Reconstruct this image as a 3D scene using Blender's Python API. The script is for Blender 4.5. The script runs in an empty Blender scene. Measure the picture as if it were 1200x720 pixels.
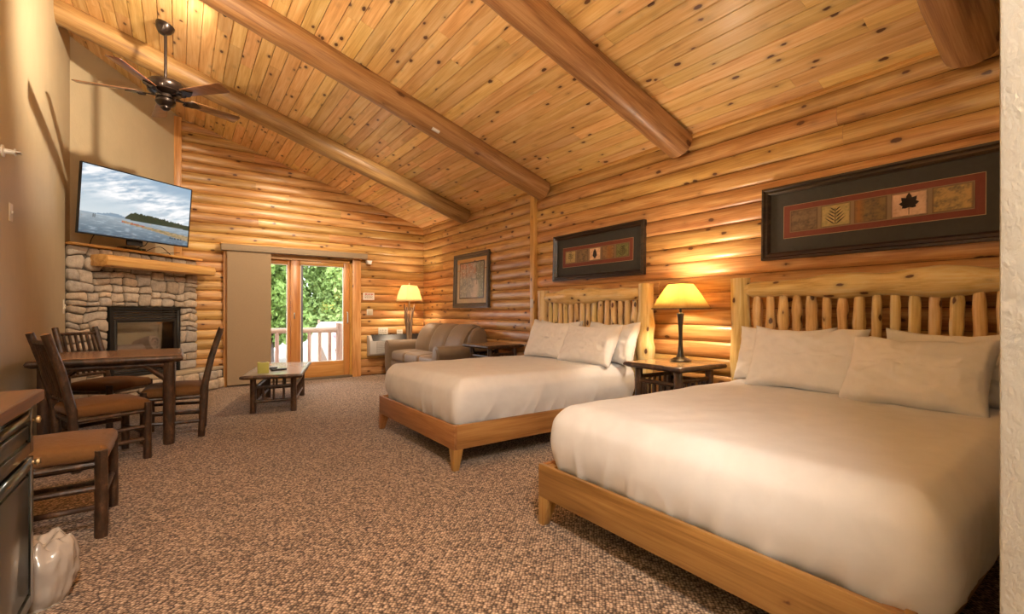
import bpy, bmesh, math, random
from mathutils import Vector, Matrix, noise
PI = math.pi
R = math.radians
random.seed(11)
scene = bpy.context.scene
C = scene.collection

# ------------------------------------------------------------------ camera
cam_d = bpy.data.cameras.new('camera')
cam = bpy.data.objects.new('camera', cam_d); C.objects.link(cam)
cam.location = (0, 0, 1.18)
cam.rotation_euler = (PI/2, 0, -math.atan(389/545))
cam_d.sensor_width = 36
cam_d.lens = 545/1200*36
cam_d.shift_y = 6/1200
cam_d.clip_start = 0.02
scene.camera = cam

# ------------------------------------------------------------------ world, exposure
vs = scene.view_settings
vs.view_transform = 'Standard'; vs.look = 'None'; vs.gamma = 1.0; vs.use_curve_mapping = False
vs.exposure = 1.0
world = bpy.data.worlds.new('overcast_sky'); scene.world = world
world.use_nodes = True
bg = world.node_tree.nodes['Background']
bg.inputs[0].default_value = (0.93, 0.97, 1.0, 1)
bg.inputs[1].default_value = 3.6
# daylight entering by the patio door (portal guides sky sampling, emits nothing itself)
pl = bpy.data.lights.new('door_portal', 'AREA'); pl.shape = 'RECTANGLE'; pl.size = 1.3; pl.size_y = 1.75
pl.cycles.is_portal = True
po = bpy.data.objects.new('door_portal', pl); C.objects.link(po)
po.location = (1.82, 8.80, 1.17); po.rotation_euler = (-PI/2, 0, 0)

# power of the room lamps and added fill lights (watt)
W_TABLE, W_FLOOR, W_SCONCE, W_KITCHEN_FILL, W_SPOT = 17, 20, 100, 105, 60
WARM = (1.0, 0.80, 0.58)

# ------------------------------------------------------------------ room numbers
XR, YB, XL = 4.0, 8.65, -1.067        # log face planes: right wall, back wall; left wall
LOGH, LOGD = 0.151, 0.031
EAVE, PITCH = 2.845, 0.32
TH = math.atan(PITCH); CT, ST = math.cos(TH), math.sin(TH)
def ceilz(x): return EAVE + PITCH*(4 - x)

# ------------------------------------------------------------------ material helpers
MATS = {}
def new_mat(name):
    m = bpy.data.materials.new(name); m.use_nodes = True
    nt = m.node_tree
    return m, nt, nt.nodes, nt.links, nt.nodes['Principled BSDF']

def plain(name, col, rough=.5, metal=0, spec=.5, coat=0, bump=0, bscale=60, var=0, vscale=6):
    if name in MATS: return MATS[name]
    m, nt, N, L, b = new_mat(name)
    b.inputs['Base Color'].default_value = (*col, 1)
    b.inputs['Roughness'].default_value = rough
    b.inputs['Metallic'].default_value = metal
    b.inputs['Specular IOR Level'].default_value = spec
    b.inputs['Coat Weight'].default_value = coat
    tc = N.new('ShaderNodeTexCoord')
    if bump:
        n = N.new('ShaderNodeTexNoise'); n.inputs['Scale'].default_value = bscale; n.inputs['Detail'].default_value = 5
        L.new(tc.outputs['Object'], n.inputs['Vector'])
        bp = N.new('ShaderNodeBump'); bp.inputs['Strength'].default_value = bump; bp.inputs['Distance'].default_value = .01
        L.new(n.outputs['Fac'], bp.inputs['Height']); L.new(bp.outputs['Normal'], b.inputs['Normal'])
    if var:
        n = N.new('ShaderNodeTexNoise'); n.inputs['Scale'].default_value = vscale; n.inputs['Detail'].default_value = 6
        L.new(tc.outputs['Object'], n.inputs['Vector'])
        mx = N.new('ShaderNodeMix'); mx.data_type = 'RGBA'
        mx.inputs[6].default_value = (*[c*(1-var) for c in col], 1)
        mx.inputs[7].default_value = (*[min(1, c*(1+var)) for c in col], 1)
        L.new(n.outputs['Fac'], mx.inputs[0]); L.new(mx.outputs[2], b.inputs['Base Color'])
    MATS[name] = m
    return m

def ramp(N, stops):
    r = N.new('ShaderNodeValToRGB'); e = r.color_ramp.elements
    while len(e) > 1: e.remove(e[-1])
    e[0].position = stops[0][0]; e[0].color = (*stops[0][1], 1)
    for p, c in stops[1:]:
        k = e.new(p); k.color = (*c, 1)
    return r

def wood(name, dark, mid, light, axis='x', knots=.13, kden=1.0, rough=.42, tint=.22, grain=1.0, coat=.15, bump=.12, knotcol=(.10, .032, .010)):
    """pine: streaky grain along one local axis, dark oval knots, every piece a little different"""
    if name in MATS: return MATS[name]
    m, nt, N, L, b = new_mat(name)
    tc = N.new('ShaderNodeTexCoord'); oi = N.new('ShaderNodeObjectInfo')
    off = N.new('ShaderNodeVectorMath'); off.operation = 'SCALE'
    off.inputs[0].default_value = (37.1, 91.7, 53.3); L.new(oi.outputs['Random'], off.inputs['Scale'])
    add = N.new('ShaderNodeVectorMath'); add.operation = 'ADD'
    L.new(tc.outputs['Object'], add.inputs[0]); L.new(off.outputs[0], add.inputs[1])
    def sc(a, c):
        v = N.new('ShaderNodeVectorMath'); v.operation = 'MULTIPLY'
        s = {'x': (a, c, c), 'y': (c, a, c), 'z': (c, c, a)}[axis]
        v.inputs[1].default_value = s; L.new(add.outputs[0], v.inputs[0]); return v.outputs[0]
    n1 = N.new('ShaderNodeTexNoise'); n1.inputs['Scale'].default_value = 1.0; n1.inputs['Detail'].default_value = 5; n1.inputs['Distortion'].default_value = .9
    L.new(sc(1.3*grain, 16*grain), n1.inputs['Vector'])
    n2 = N.new('ShaderNodeTexNoise'); n2.inputs['Scale'].default_value = 1.0; n2.inputs['Detail'].default_value = 3
    L.new(sc(3*grain, 110*grain), n2.inputs['Vector'])
    mixn = N.new('ShaderNodeMath'); mixn.operation = 'MULTIPLY_ADD'; mixn.inputs[1].default_value = .35
    L.new(n2.outputs['Fac'], mixn.inputs[0])
    m1 = N.new('ShaderNodeMath'); m1.operation = 'MULTIPLY'; m1.inputs[1].default_value = .68
    L.new(n1.outputs['Fac'], m1.inputs[0]); L.new(m1.outputs[0], mixn.inputs[2])
    rp = ramp(N, [(.36, dark), (.515, mid), (.67, light)])
    L.new(mixn.outputs[0], rp.inputs[0])
    hsv = N.new('ShaderNodeHueSaturation'); L.new(rp.outputs[0], hsv.inputs['Color'])
    mr = N.new('ShaderNodeMapRange'); mr.inputs['To Min'].default_value = 1-tint; mr.inputs['To Max'].default_value = 1+tint*.8
    L.new(oi.outputs['Random'], mr.inputs['Value']); L.new(mr.outputs[0], hsv.inputs['Value'])
    r2 = N.new('ShaderNodeMath'); r2.operation = 'MULTIPLY'; r2.inputs[1].default_value = 17.31; L.new(oi.outputs['Random'], r2.inputs[0])
    fr = N.new('ShaderNodeMath'); fr.operation = 'FRACT'; L.new(r2.outputs[0], fr.inputs[0])
    mh = N.new('ShaderNodeMapRange'); mh.inputs['To Min'].default_value = .488; mh.inputs['To Max'].default_value = .512
    L.new(fr.outputs[0], mh.inputs['Value']); L.new(mh.outputs[0], hsv.inputs['Hue'])
    colout = hsv.outputs[0]
    if knots:
        vo = N.new('ShaderNodeTexVoronoi'); vo.inputs['Scale'].default_value = 1.0
        nd = N.new('ShaderNodeTexNoise'); nd.inputs['Scale'].default_value = 30; nd.inputs['Detail'].default_value = 2
        L.new(add.outputs[0], nd.inputs['Vector'])
        va = N.new('ShaderNodeVectorMath'); va.operation = 'MULTIPLY_ADD'; va.inputs[1].default_value = (.10, .10, .10)
        L.new(nd.outputs['Color'], va.inputs[0]); L.new(sc(3.6*kden, 7*kden), va.inputs[2])
        L.new(va.outputs[0], vo.inputs['Vector'])
        kr = ramp(N, [(0, (1, 1, 1)), (knots*.72, (1, 1, 1)), (knots, (.25, .25, .25)), (knots*1.7, (.06, .06, .06)), (knots*2.4, (0, 0, 0))])
        L.new(vo.outputs['Distance'], kr.inputs[0])
        mx = N.new('ShaderNodeMix'); mx.data_type = 'RGBA'
        L.new(kr.outputs[0], mx.inputs[0]); L.new(colout, mx.inputs[6]); mx.inputs[7].default_value = (*knotcol, 1)
        colout = mx.outputs[2]
    L.new(colout, b.inputs['Base Color'])
    b.inputs['Roughness'].default_value = rough
    b.inputs['Coat Weight'].default_value = coat; b.inputs['Coat Roughness'].default_value = .25
    if bump:
        bp = N.new('ShaderNodeBump'); bp.inputs['Strength'].default_value = bump; bp.inputs['Distance'].default_value = .006
        L.new(mixn.outputs[0], bp.inputs['Height']); L.new(bp.outputs['Normal'], b.inputs['Normal'])
    MATS[name] = m
    return m

PD, PM, PLt = (.35, .155, .042), (.56, .298, .096), (.70, .445, .175)
def logwood(ax): return wood('log_siding_pine_'+ax, PD, PM, PLt, ax, knots=.15, kden=1.2, tint=.15, rough=.40)
def boardwood(ax): return wood('ceiling_pine_'+ax, (.62, .345, .115), (.78, .50, .195), (.88, .64, .31), ax, knots=.15, kden=1.2, tint=.15, rough=.45)
def beamwood(ax): return wood('beam_pine_'+ax, (.22, .105, .036), (.37, .20, .073), (.49, .30, .125), ax, knots=.12, kden=.7, tint=.08, rough=.45)
def trimwood(ax): return wood('trim_pine_'+ax, (.48, .22, .055), (.66, .35, .105), (.78, .48, .18), ax, knots=.10, tint=.06, rough=.4)
def doorwood(ax): return wood('door_oak_'+ax, (.44, .19, .04), (.58, .28, .07), (.66, .36, .11), ax, knots=0, tint=.05, rough=.35)
def bedwood(ax): return wood('bed_rail_wood_'+ax, (.23, .10, .026), (.345, .165, .048), (.43, .23, .074), ax, knots=.06, kden=.6, tint=.06, rough=.38)
def cedar(ax): return wood('peeled_cedar_'+ax, (.60, .36, .12), (.80, .56, .24), (.88, .70, .40), ax, knots=.17, kden=1.5, tint=.05, rough=.38)
def walnut(ax): return wood('varnished_walnut_'+ax, (.10, .038, .014), (.19, .078, .027), (.27, .12, .045), ax, knots=0, tint=.08, rough=.32, coat=.5)
def tablewood(ax): return wood('varnished_oak_'+ax, (.30, .16, .065), (.46, .27, .12), (.58, .37, .19), ax, knots=0, tint=.05, rough=.25, coat=.6)

def bark_mat():
    m, nt, N, L, b = new_mat('hickory_bark')
    tc = N.new('ShaderNodeTexCoord')
    n = N.new('ShaderNodeTexNoise'); n.inputs['Scale'].default_value = 22; n.inputs['Detail'].default_value = 8; n.inputs['Roughness'].default_value = .7
    mp = N.new('ShaderNodeMapping'); mp.inputs['Scale'].default_value = (1, 1, .45)
    L.new(tc.outputs['Object'], mp.inputs[0]); L.new(mp.outputs[0], n.inputs['Vector'])
    r = ramp(N, [(.35, (.020, .010, .006)), (.52, (.060, .028, .014)), (.68, (.17, .085, .042)), (.8, (.30, .19, .11))])
    L.new(n.outputs['Fac'], r.inputs[0]); L.new(r.outputs[0], b.inputs['Base Color'])
    b.inputs['Roughness'].default_value = .42; b.inputs['Coat Weight'].default_value = .35; b.inputs['Coat Roughness'].default_value = .3
    bp = N.new('ShaderNodeBump'); bp.inputs['Strength'].default_value = .7; bp.inputs['Distance'].default_value = .008
    L.new(n.outputs['Fac'], bp.inputs['Height']); L.new(bp.outputs['Normal'], b.inputs['Normal'])
    return m
BARK = bark_mat()
CUTEND = plain('cut_wood_end', (.55, .28, .11), .5)

def plaster(name, col, scale=9, strength=.35):
    m, nt, N, L, b = new_mat(name)
    tc = N.new('ShaderNodeTexCoord')
    mp = N.new('ShaderNodeMapping'); mp.inputs['Scale'].default_value = (1, 1, .55); L.new(tc.outputs['Object'], mp.inputs[0])
    n = N.new('ShaderNodeTexNoise'); n.inputs['Scale'].default_value = scale; n.inputs['Detail'].default_value = 7; n.inputs['Distortion'].default_value = .8
    L.new(mp.outputs[0], n.inputs['Vector'])
    n2 = N.new('ShaderNodeTexNoise'); n2.inputs['Scale'].default_value = scale*9; n2.inputs['Detail'].default_value = 3
    L.new(mp.outputs[0], n2.inputs['Vector'])
    ad = N.new('ShaderNodeMath'); ad.operation = 'MULTIPLY_ADD'; ad.inputs[1].default_value = .5
    L.new(n2.outputs['Fac'], ad.inputs[0]); L.new(n.outputs['Fac'], ad.inputs[2])
    bp = N.new('ShaderNodeBump'); bp.inputs['Strength'].default_value = strength; bp.inputs['Distance'].default_value = .012
    L.new(ad.outputs[0], bp.inputs['Height']); L.new(bp.outputs['Normal'], b.inputs['Normal'])
    mx = N.new('ShaderNodeMix'); mx.data_type = 'RGBA'
    mx.inputs[6].default_value = (*[c*.92 for c in col], 1); mx.inputs[7].default_value = (*[c*1.06 for c in col], 1)
    L.new(n.outputs['Fac'], mx.inputs[0]); L.new(mx.outputs[2], b.inputs['Base Color'])
    b.inputs['Roughness'].default_value = .55
    return m

def carpet_mat():
    m, nt, N, L, b = new_mat('loop_carpet')
    tc = N.new('ShaderNodeTexCoord')
    mp = N.new('ShaderNodeMapping'); mp.inputs['Rotation'].default_value = (0, 0, R(45)); L.new(tc.outputs['Object'], mp.inputs[0])
    v = N.new('ShaderNodeTexVoronoi'); v.inputs['Scale'].default_value = 74; v.inputs['Randomness'].default_value = .5
    L.new(mp.outputs[0], v.inputs['Vector'])
    sp = N.new('ShaderNodeSeparateColor'); L.new(v.outputs['Color'], sp.inputs[0])
    dm = N.new('ShaderNodeMath'); dm.operation = 'MULTIPLY_ADD'; dm.inputs[1].default_value = -1.25; L.new(v.outputs['Distance'], dm.inputs[0])
    dc = N.new('ShaderNodeMath'); dc.operation = 'MULTIPLY_ADD'; dc.inputs[1].default_value = .42; dc.inputs[2].default_value = .78
    L.new(sp.outputs[0], dc.inputs[0]); L.new(dc.outputs[0], dm.inputs[2])
    r = ramp(N, [(.12, (.055, .031, .018)), (.40, (.26, .165, .105)), (.68, (.48, .335, .225)), (1, (.74, .56, .40))])
    L.new(dm.outputs[0], r.inputs[0])
    n = N.new('ShaderNodeTexNoise'); n.inputs['Scale'].default_value = 1.6; n.inputs['Detail'].default_value = 3
    L.new(tc.outputs['Object'], n.inputs['Vector'])
    mr = N.new('ShaderNodeMapRange'); mr.inputs['To Min'].default_value = .86; mr.inputs['To Max'].default_value = 1.12
    L.new(n.outputs['Fac'], mr.inputs['Value'])
    h = N.new('ShaderNodeHueSaturation'); L.new(r.outputs[0], h.inputs['Color']); L.new(mr.outputs[0], h.inputs['Value'])
    L.new(h.outputs[0], b.inputs['Base Color'])
    inv = N.new('ShaderNodeMath'); inv.operation = 'SUBTRACT'; inv.inputs[0].default_value = 1; L.new(v.outputs['Distance'], inv.inputs[1])
    bp = N.new('ShaderNodeBump'); bp.inputs['Strength'].default_value = .9; bp.inputs['Distance'].default_value = .006
    L.new(inv.outputs[0], bp.inputs['Height']); L.new(bp.outputs['Normal'], b.inputs['Normal'])
    b.inputs['Roughness'].default_value = .9; b.inputs['Specular IOR Level'].default_value = .15
    b.inputs['Sheen Weight'].default_value = .2
    return m

def stone_mat():
    m, nt, N, L, b = new_mat('field_stone')
    tc = N.new('ShaderNodeTexCoord'); oi = N.new('ShaderNodeObjectInfo')
    n = N.new('ShaderNodeTexNoise'); n.inputs['Scale'].default_value = 14; n.inputs['Detail'].default_value = 8; n.inputs['Roughness'].default_value = .65
    L.new(tc.outputs['Object'], n.inputs['Vector'])
    r = ramp(N, [(0, (.30, .25, .20)), (.3, (.50, .39, .28)), (.55, (.40, .35, .30)), (.8, (.56, .43, .30)), (1, (.36, .32, .28))])
    L.new(oi.outputs['Random'], r.inputs[0])
    mr = N.new('ShaderNodeMapRange'); mr.inputs['From Min'].default_value = .25; mr.inputs['From Max'].default_value = .75
    mr.inputs['To Min'].default_value = .6; mr.inputs['To Max'].default_value = 1.35
    L.new(n.outputs['Fac'], mr.inputs['Value'])
    h = N.new('ShaderNodeHueSaturation'); L.new(r.outputs[0], h.inputs['Color']); L.new(mr.outputs[0], h.inputs['Value'])
    L.new(h.outputs[0], b.inputs['Base Color']); b.inputs['Roughness'].default_value = .85
    bp = N.new('ShaderNodeBump'); bp.inputs['Strength'].default_value = .6; bp.inputs['Distance'].default_value = .02
    L.new(n.outputs['Fac'], bp.inputs['Height']); L.new(bp.outputs['Normal'], b.inputs['Normal'])
    return m

def cloth_mat(name, col, rough=.85, bump=.15, scale=18, sheen=.2):
    m, nt, N, L, b = new_mat(name)
    tc = N.new('ShaderNodeTexCoord')
    n = N.new('ShaderNodeTexNoise'); n.inputs['Scale'].default_value = scale; n.inputs['Detail'].default_value = 4; n.inputs['Distortion'].default_value = .6
    L.new(tc.outputs['Object'], n.inputs['Vector'])
    bp = N.new('ShaderNodeBump'); bp.inputs['Strength'].default_value = bump; bp.inputs['Distance'].default_value = .015
    L.new(n.outputs['Fac'], bp.inputs['Height']); L.new(bp.outputs['Normal'], b.inputs['Normal'])
    mx = N.new('ShaderNodeMix'); mx.data_type = 'RGBA'
    mx.inputs[6].default_value = (*[c*.9 for c in col], 1); mx.inputs[7].default_value = (*[min(1, c*1.08) for c in col], 1)
    L.new(n.outputs['Fac'], mx.inputs[0]); L.new(mx.outputs[2], b.inputs['Base Color'])
    b.inputs['Roughness'].default_value = rough; b.inputs['Sheen Weight'].default_value = sheen; b.inputs['Specular IOR Level'].default_value = .25
    return m

def shade_mat(name, col, tr=.6):
    m, nt, N, L, b = new_mat(name)
    N.remove(b)
    d = N.new('ShaderNodeBsdfDiffuse'); t = N.new('ShaderNodeBsdfTranslucent'); mx = N.new('ShaderNodeMixShader')
    tc = N.new('ShaderNodeTexCoord'); n = N.new('ShaderNodeTexNoise'); n.inputs['Scale'].default_value = 45; n.inputs['Detail'].default_value = 5
    L.new(tc.outputs['Object'], n.inputs['Vector'])
    c = N.new('ShaderNodeMix'); c.data_type = 'RGBA'; c.inputs[6].default_value = (*[x*.72 for x in col], 1); c.inputs[7].default_value = (*col, 1)
    L.new(n.outputs['Fac'], c.inputs[0])
    L.new(c.outputs[2], d.inputs[0]); L.new(c.outputs[2], t.inputs[0]); mx.inputs[0].default_value = tr
    L.new(d.outputs[0], mx.inputs[1]); L.new(t.outputs[0], mx.inputs[2])
    L.new(mx.outputs[0], N['Material Output'].inputs[0])
    return m

def glass_mat(name, tint=(1, 1, 1), gloss=.08):
    m, nt, N, L, b = new_mat(name)
    N.remove(b)
    t = N.new('ShaderNodeBsdfTransparent'); t.inputs[0].default_value = (*tint, 1)
    g = N.new('ShaderNodeBsdfGlossy'); g.inputs['Roughness'].default_value = .02
    f = N.new('ShaderNodeFresnel'); f.inputs[0].default_value = 1.45
    mx = N.new('ShaderNodeMixShader'); L.new(f.outputs[0], mx.inputs[0]); L.new(t.outputs[0], mx.inputs[1]); L.new(g.outputs[0], mx.inputs[2])
    L.new(mx.outputs[0], N['Material Output'].inputs[0])
    return m

def print_mat(name, emit=0, rough=.5):
    """flat print: colours stored on the mesh of the picture itself"""
    m, nt, N, L, b = new_mat(name)
    a = N.new('ShaderNodeAttribute'); a.attribute_name = 'Col'
    L.new(a.outputs['Color'], b.inputs['Base Color']); b.inputs['Roughness'].default_value = rough
    if emit:
        b.inputs['Base Color'].default_value = (.02, .02, .02, 1)
        L.remove(b.inputs['Base Color'].links[0])
        L.new(a.outputs['Color'], b.inputs['Emission Color']); b.inputs['Emission Strength'].default_value = emit
    return m

# ------------------------------------------------------------------ mesh helpers
class MB:
    def __init__(s): s.v = []; s.f = []
    def add(s, vs_, fs):
        o = len(s.v); s.v += [tuple(p) for p in vs_]; s.f += [tuple(i+o for i in f) for f in fs]; return s
    def box(s, x0, x1, y0, y1, z0, z1, mat=None):
        v = [Vector(p) for p in ((x0,y0,z0),(x1,y0,z0),(x1,y1,z0),(x0,y1,z0),(x0,y0,z1),(x1,y0,z1),(x1,y1,z1),(x0,y1,z1))]
        if mat is not None: v = [mat @ p for p in v]
        return s.add(v, [(3,2,1,0),(4,5,6,7),(0,1,5,4),(1,2,6,5),(2,3,7,6),(3,0,4,7)])
    def prism(s, poly, h0, h1, axis='z', mat=None):
        n = len(poly)
        def P(a, b, h):
            p = {'z': (a, b, h), 'y': (a, h, b), 'x': (h, a, b)}[axis]
            return mat @ Vector(p) if mat is not None else Vector(p)
        v = [P(a, b, h0) for a, b in poly] + [P(a, b, h1) for a, b in poly]
        fs = [tuple(range(n-1, -1, -1)), tuple(range(n, 2*n))] + [(i, (i+1) % n, n+(i+1) % n, n+i) for i in range(n)]
        return s.add(v, fs)
    def tube(s, pts, rad, seg=10, bump=0, seed=0, flat=None, caps=True):
        pts = [Vector(p) for p in pts]; n = len(pts)
        if not hasattr(rad, '__len__'): rad = [rad]*n
        t0 = (pts[1]-pts[0]).normalized()
        up = Vector((0, 0, 1)) if abs(t0.z) < .8 else Vector((1, 0, 0))
        u = t0.cross(up).normalized()
        v = []
        for i in range(n):
            t = (pts[min(i+1, n-1)]-pts[max(i-1, 0)]).normalized()
            u = (u - t*u.dot(t)).normalized(); w = t.cross(u)
            for k in range(seg):
                a = 2*PI*k/seg
                r = rad[i]
                d = u*math.cos(a)+w*math.sin(a)
                if bump:
                    q = pts[i]*9 + d*1.2 + Vector((seed*7.3, seed*3.1, seed))
                    r *= 1 + bump*noise.noise(q)
                v.append(pts[i]+d*r)
        fs = [(i*seg+k, i*seg+(k+1) % seg, (i+1)*seg+(k+1) % seg, (i+1)*seg+k) for i in range(n-1) for k in range(seg)]
        if caps: fs += [tuple(range(seg-1, -1, -1)), tuple(range((n-1)*seg, n*seg))]
        return s.add(v, fs)
    def pole(s, a, b, r, seg=9, bump=.12, seed=None, n=7, taper=1.0, bow=.0):
        a, b = Vector(a), Vector(b)
        seed = random.random()*50 if seed is None else seed
        off = Vector((random.uniform(-1, 1), random.uniform(-1, 1), random.uniform(-.3, .3)))*bow
        pts = []; rr = []
        for i in range(n):
            t = i/(n-1); pts.append(a.lerp(b, t)+off*math.sin(PI*t)); rr.append(r*(1+(taper-1)*t))
        return s.tube(pts, rr, seg, bump, seed)
    def lathe(s, prof, seg=24, c=(0, 0, 0), jit=0, seed=0, sq=0):
        v = []; n = len(prof)
        for r, z in prof:
            for k in range(seg):
                a = 2*PI*k/seg
                q = r*(1+jit*noise.noise(Vector((math.cos(a)*2+seed, math.sin(a)*2, z*9))))
                v.append((c[0]+q*math.cos(a), c[1]+q*math.sin(a), c[2]+z))
        fs = [(i*seg+k, i*seg+(k+1) % seg, (i+1)*seg+(k+1) % seg, (i+1)*seg+k) for i in range(n-1) for k in range(seg)]
        if prof[0][0] > 1e-4: fs.append(tuple(range(seg-1, -1, -1)))
        if prof[-1][0] > 1e-4: fs.append(tuple(range((n-1)*seg, n*seg)))
        return s.add(v, fs)
    def build(s, name, mat, parent=None, bevel=0, seg=2, sharp=38, smooth=True):
        me = bpy.data.meshes.new(name); me.from_pydata(s.v, [], s.f); me.update()
        bm = bmesh.new(); bm.from_mesh(me)
        bmesh.ops.remove_doubles(bm, verts=bm.verts, dist=1e-5)
        bmesh.ops.recalc_face_normals(bm, faces=bm.faces)
        if bevel:
            es = [e for e in bm.edges if len(e.link_faces) == 2 and e.calc_face_angle(0) > .5]
            bmesh.ops.bevel(bm, geom=es, offset=bevel, segments=seg, affect='EDGES', profile=.5, clamp_overlap=True)
        bm.to_mesh(me); bm.free()
        return link(name, me, mat, parent, sharp, smooth)

def link(name, me, mat, parent=None, sharp=38, smooth=True):
    if smooth and len(me.polygons):
        me.polygons.foreach_set('use_smooth', [True]*len(me.polygons)); me.set_sharp_from_angle(angle=R(sharp))
    if mat is not None: me.materials.append(mat)
    o = bpy.data.objects.new(name, me); C.objects.link(o)
    if parent is not None: o.parent = parent
    return o

def tag(o, label, cat, group=None):
    o['label'] = label; o['category'] = cat
    if group: o['group'] = group
    return o
def thing(name, label, cat, loc=(0, 0, 0), rz=0, group=None):
    o = bpy.data.objects.new(name, None); C.objects.link(o); o.empty_display_size = .1
    o.location = loc; o.rotation_euler = (0, 0, rz)
    return tag(o, label, cat, group)
def struct(o): o['kind'] = 'structure'; return o
def stuff(o): o['kind'] = 'stuff'; return o
def copy_tree(o, parent=None):
    c = o.copy(); C.objects.link(c)
    if parent is not None: c.parent = parent
    for ch in list(o.children): copy_tree(ch, c)
    return c
def box(name, mat, parent, *a, bevel=0, seg=2): return MB().box(*a).build(name, mat, parent, bevel=bevel, seg=seg)

def rounded_box_mesh(name, lx, ly, lz, r, n=(40, 34, 12), fn=None):
    """box centred on x,y with its base at z=0, all edges rounded by r; fn moves every vertex"""
    bm = bmesh.new(); cache = {}
    nx, ny, nz = n
    def vert(i, j, k):
        key = (i, j, k)
        if key not in cache:
            p = Vector((lx*(i/nx-.5), ly*(j/ny-.5), lz*(k/nz-.5)))
            q = Vector((max(-lx/2+r, min(lx/2-r, p.x)), max(-ly/2+r, min(ly/2-r, p.y)), max(-lz/2+r, min(lz/2-r, p.z))))
            d = p-q
            if d.length > 1e-9: p = q + d.normalized()*min(r, max(abs(d.x), abs(d.y), abs(d.z)))
            p.z += lz/2
            if fn: p = fn(p)
            cache[key] = bm.verts.new(p)
        return cache[key]
    for i in range(nx):
        for j in range(ny):
            for k in (0, nz): bm.faces.new([vert(*t) for t in ((i,j,k),(i+1,j,k),(i+1,j+1,k),(i,j+1,k))])
    for i in range(nx):
        for k in range(nz):
            for j in (0, ny): bm.faces.new([vert(*t) for t in ((i,j,k),(i+1,j,k),(i+1,j,k+1),(i,j,k+1))])
    for j in range(ny):
        for k in range(nz):
            for i in (0, nx): bm.faces.new([vert(*t) for t in ((i,j,k),(i,j+1,k),(i,j+1,k+1),(i,j,k+1))])
    bmesh.ops.recalc_face_normals(bm, faces=bm.faces)
    me = bpy.data.meshes.new(name); bm.to_mesh(me); bm.free()
    return me

def picture_mesh(name, w, h, nx, ny, fn):
    """flat print in the local YZ plane facing -X; fn(s,t) gives sRGB, s left to right as seen, t up"""
    vs_, fs, cols = [], [], []
    for j in range(ny+1):
        for i in range(nx+1):
            s, t = i/nx, j/ny
            vs_.append((0, w*(.5-s), h*t)); cols.append(fn(s, t))
    for j in range(ny):
        for i in range(nx):
            a = j*(nx+1)+i; fs.append((a, a+nx+1, a+nx+2, a+1))
    me = bpy.data.meshes.new(name); me.from_pydata(vs_, [], fs); me.update()
    at = me.color_attributes.new('Col', 'FLOAT_COLOR', 'POINT')
    lin = lambda c: c/12.92 if c <= .04045 else ((c+.055)/1.055)**2.4
    flat = []
    for c in cols: flat += [lin(max(0, min(1, x))) for x in c] + [1]
    at.data.foreach_set('color', flat)
    return me
def fbm(x, y, z=0, o=4): return noise.fractal(Vector((x, y, z)), 1.0, 2.0, o)
def mixc(a, b, t):
    t = max(0, min(1, t)); return tuple(p+(q-p)*t for p, q in zip(a, b))
def sstep(a, b, x):
    t = max(0, min(1, (x-a)/(b-a))); return t*t*(3-2*t)

WHITE_PLASTIC = plain('ivory_plastic', (.72, .66, .55), .4)
BLACK_PLASTIC = plain('black_plastic', (.012, .012, .013), .35)
DARK_METAL = plain('black_iron', (.018, .017, .016), .45, metal=.3)
BRONZE = plain('oil_rubbed_bronze', (.020, .012, .009), .30, metal=.6, coat=.4)
CHROME = plain('brushed_nickel', (.55, .53, .50), .3, metal=1)

# ================================================================== SETTING
floor = struct(box('floor', carpet_mat(), None, XL-.1, XR+.15, -2.6, YB+.05, -.12, 0))
WALLP = plaster('tan_plaster', (.50, .415, .27), 7, .30)
BASEDARK = plain('log_wall_joint', (.12, .05, .015), .8)

# left wall
wall_left = struct(box('wall_left', WALLP, None, XL-.12, XL, -2.6, 7.60, 0, 4.75))
# diagonal wall behind fireplace
DA, DB = Vector((XL, 7.563)), Vector((-.02, 8.61))
dd = (DB-DA).normalized(); dn = Vector((-dd.y, dd.x))
m_ = MB().prism([(DA.x-.05*dd.x, DA.y-.05*dd.y), (DB.x+.05*dd.x, DB.y+.05*dd.y), (DB.x+.05*dd.x+dn.x*.12, DB.y+.05*dd.y+dn.y*.12), (DA.x-.05*dd.x+dn.x*.12, DA.y-.05*dd.y+dn.y*.12)], 0, 4.6)
struct(m_.build('wall_corner', plaster('tan_plaster_corner', (.50, .415, .27), 7, .30)))

# profile of one milled log: (depth, height)
PROF = [(LOGD*max(0, 1-abs(2*s-1)**2.4)**.62, s*(LOGH-.003)) for s in [0, .05, .14, .28, .5, .72, .86, .95, 1]]
def log_piece(parent, loc, rz, L, xmin=None, zmax=None):
    """milled log, length on local x, crest on local +y; xmin(h) trims the start under a slope"""
    v = []; n = len(PROF)
    for e in (0, 1):
        for d, h in PROF:
            if zmax is not None: h = min(h, zmax-loc[2])
            x = L if e else (xmin(h) if xmin else 0)
            v.append((x, d, h))
    v2 = v
    fs = [(i, i+1, n+i+1, n+i) for i in range(n-1)] + [tuple(range(n-1, -1, -1)), tuple(range(n, 2*n)), (0, n, 2*n-1, n-1)]
    me = bpy.data.meshes.new('log'); me.from_pydata(v2, [], fs)
    bm = bmesh.new(); bm.from_mesh(me); bmesh.ops.recalc_face_normals(bm, faces=bm.faces); bm.to_mesh(me); bm.free()
    o = link('log', me, logwood('x'), parent, 50)
    o.location = loc; o.rotation_euler = (0, 0, rz)
    return o

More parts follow.
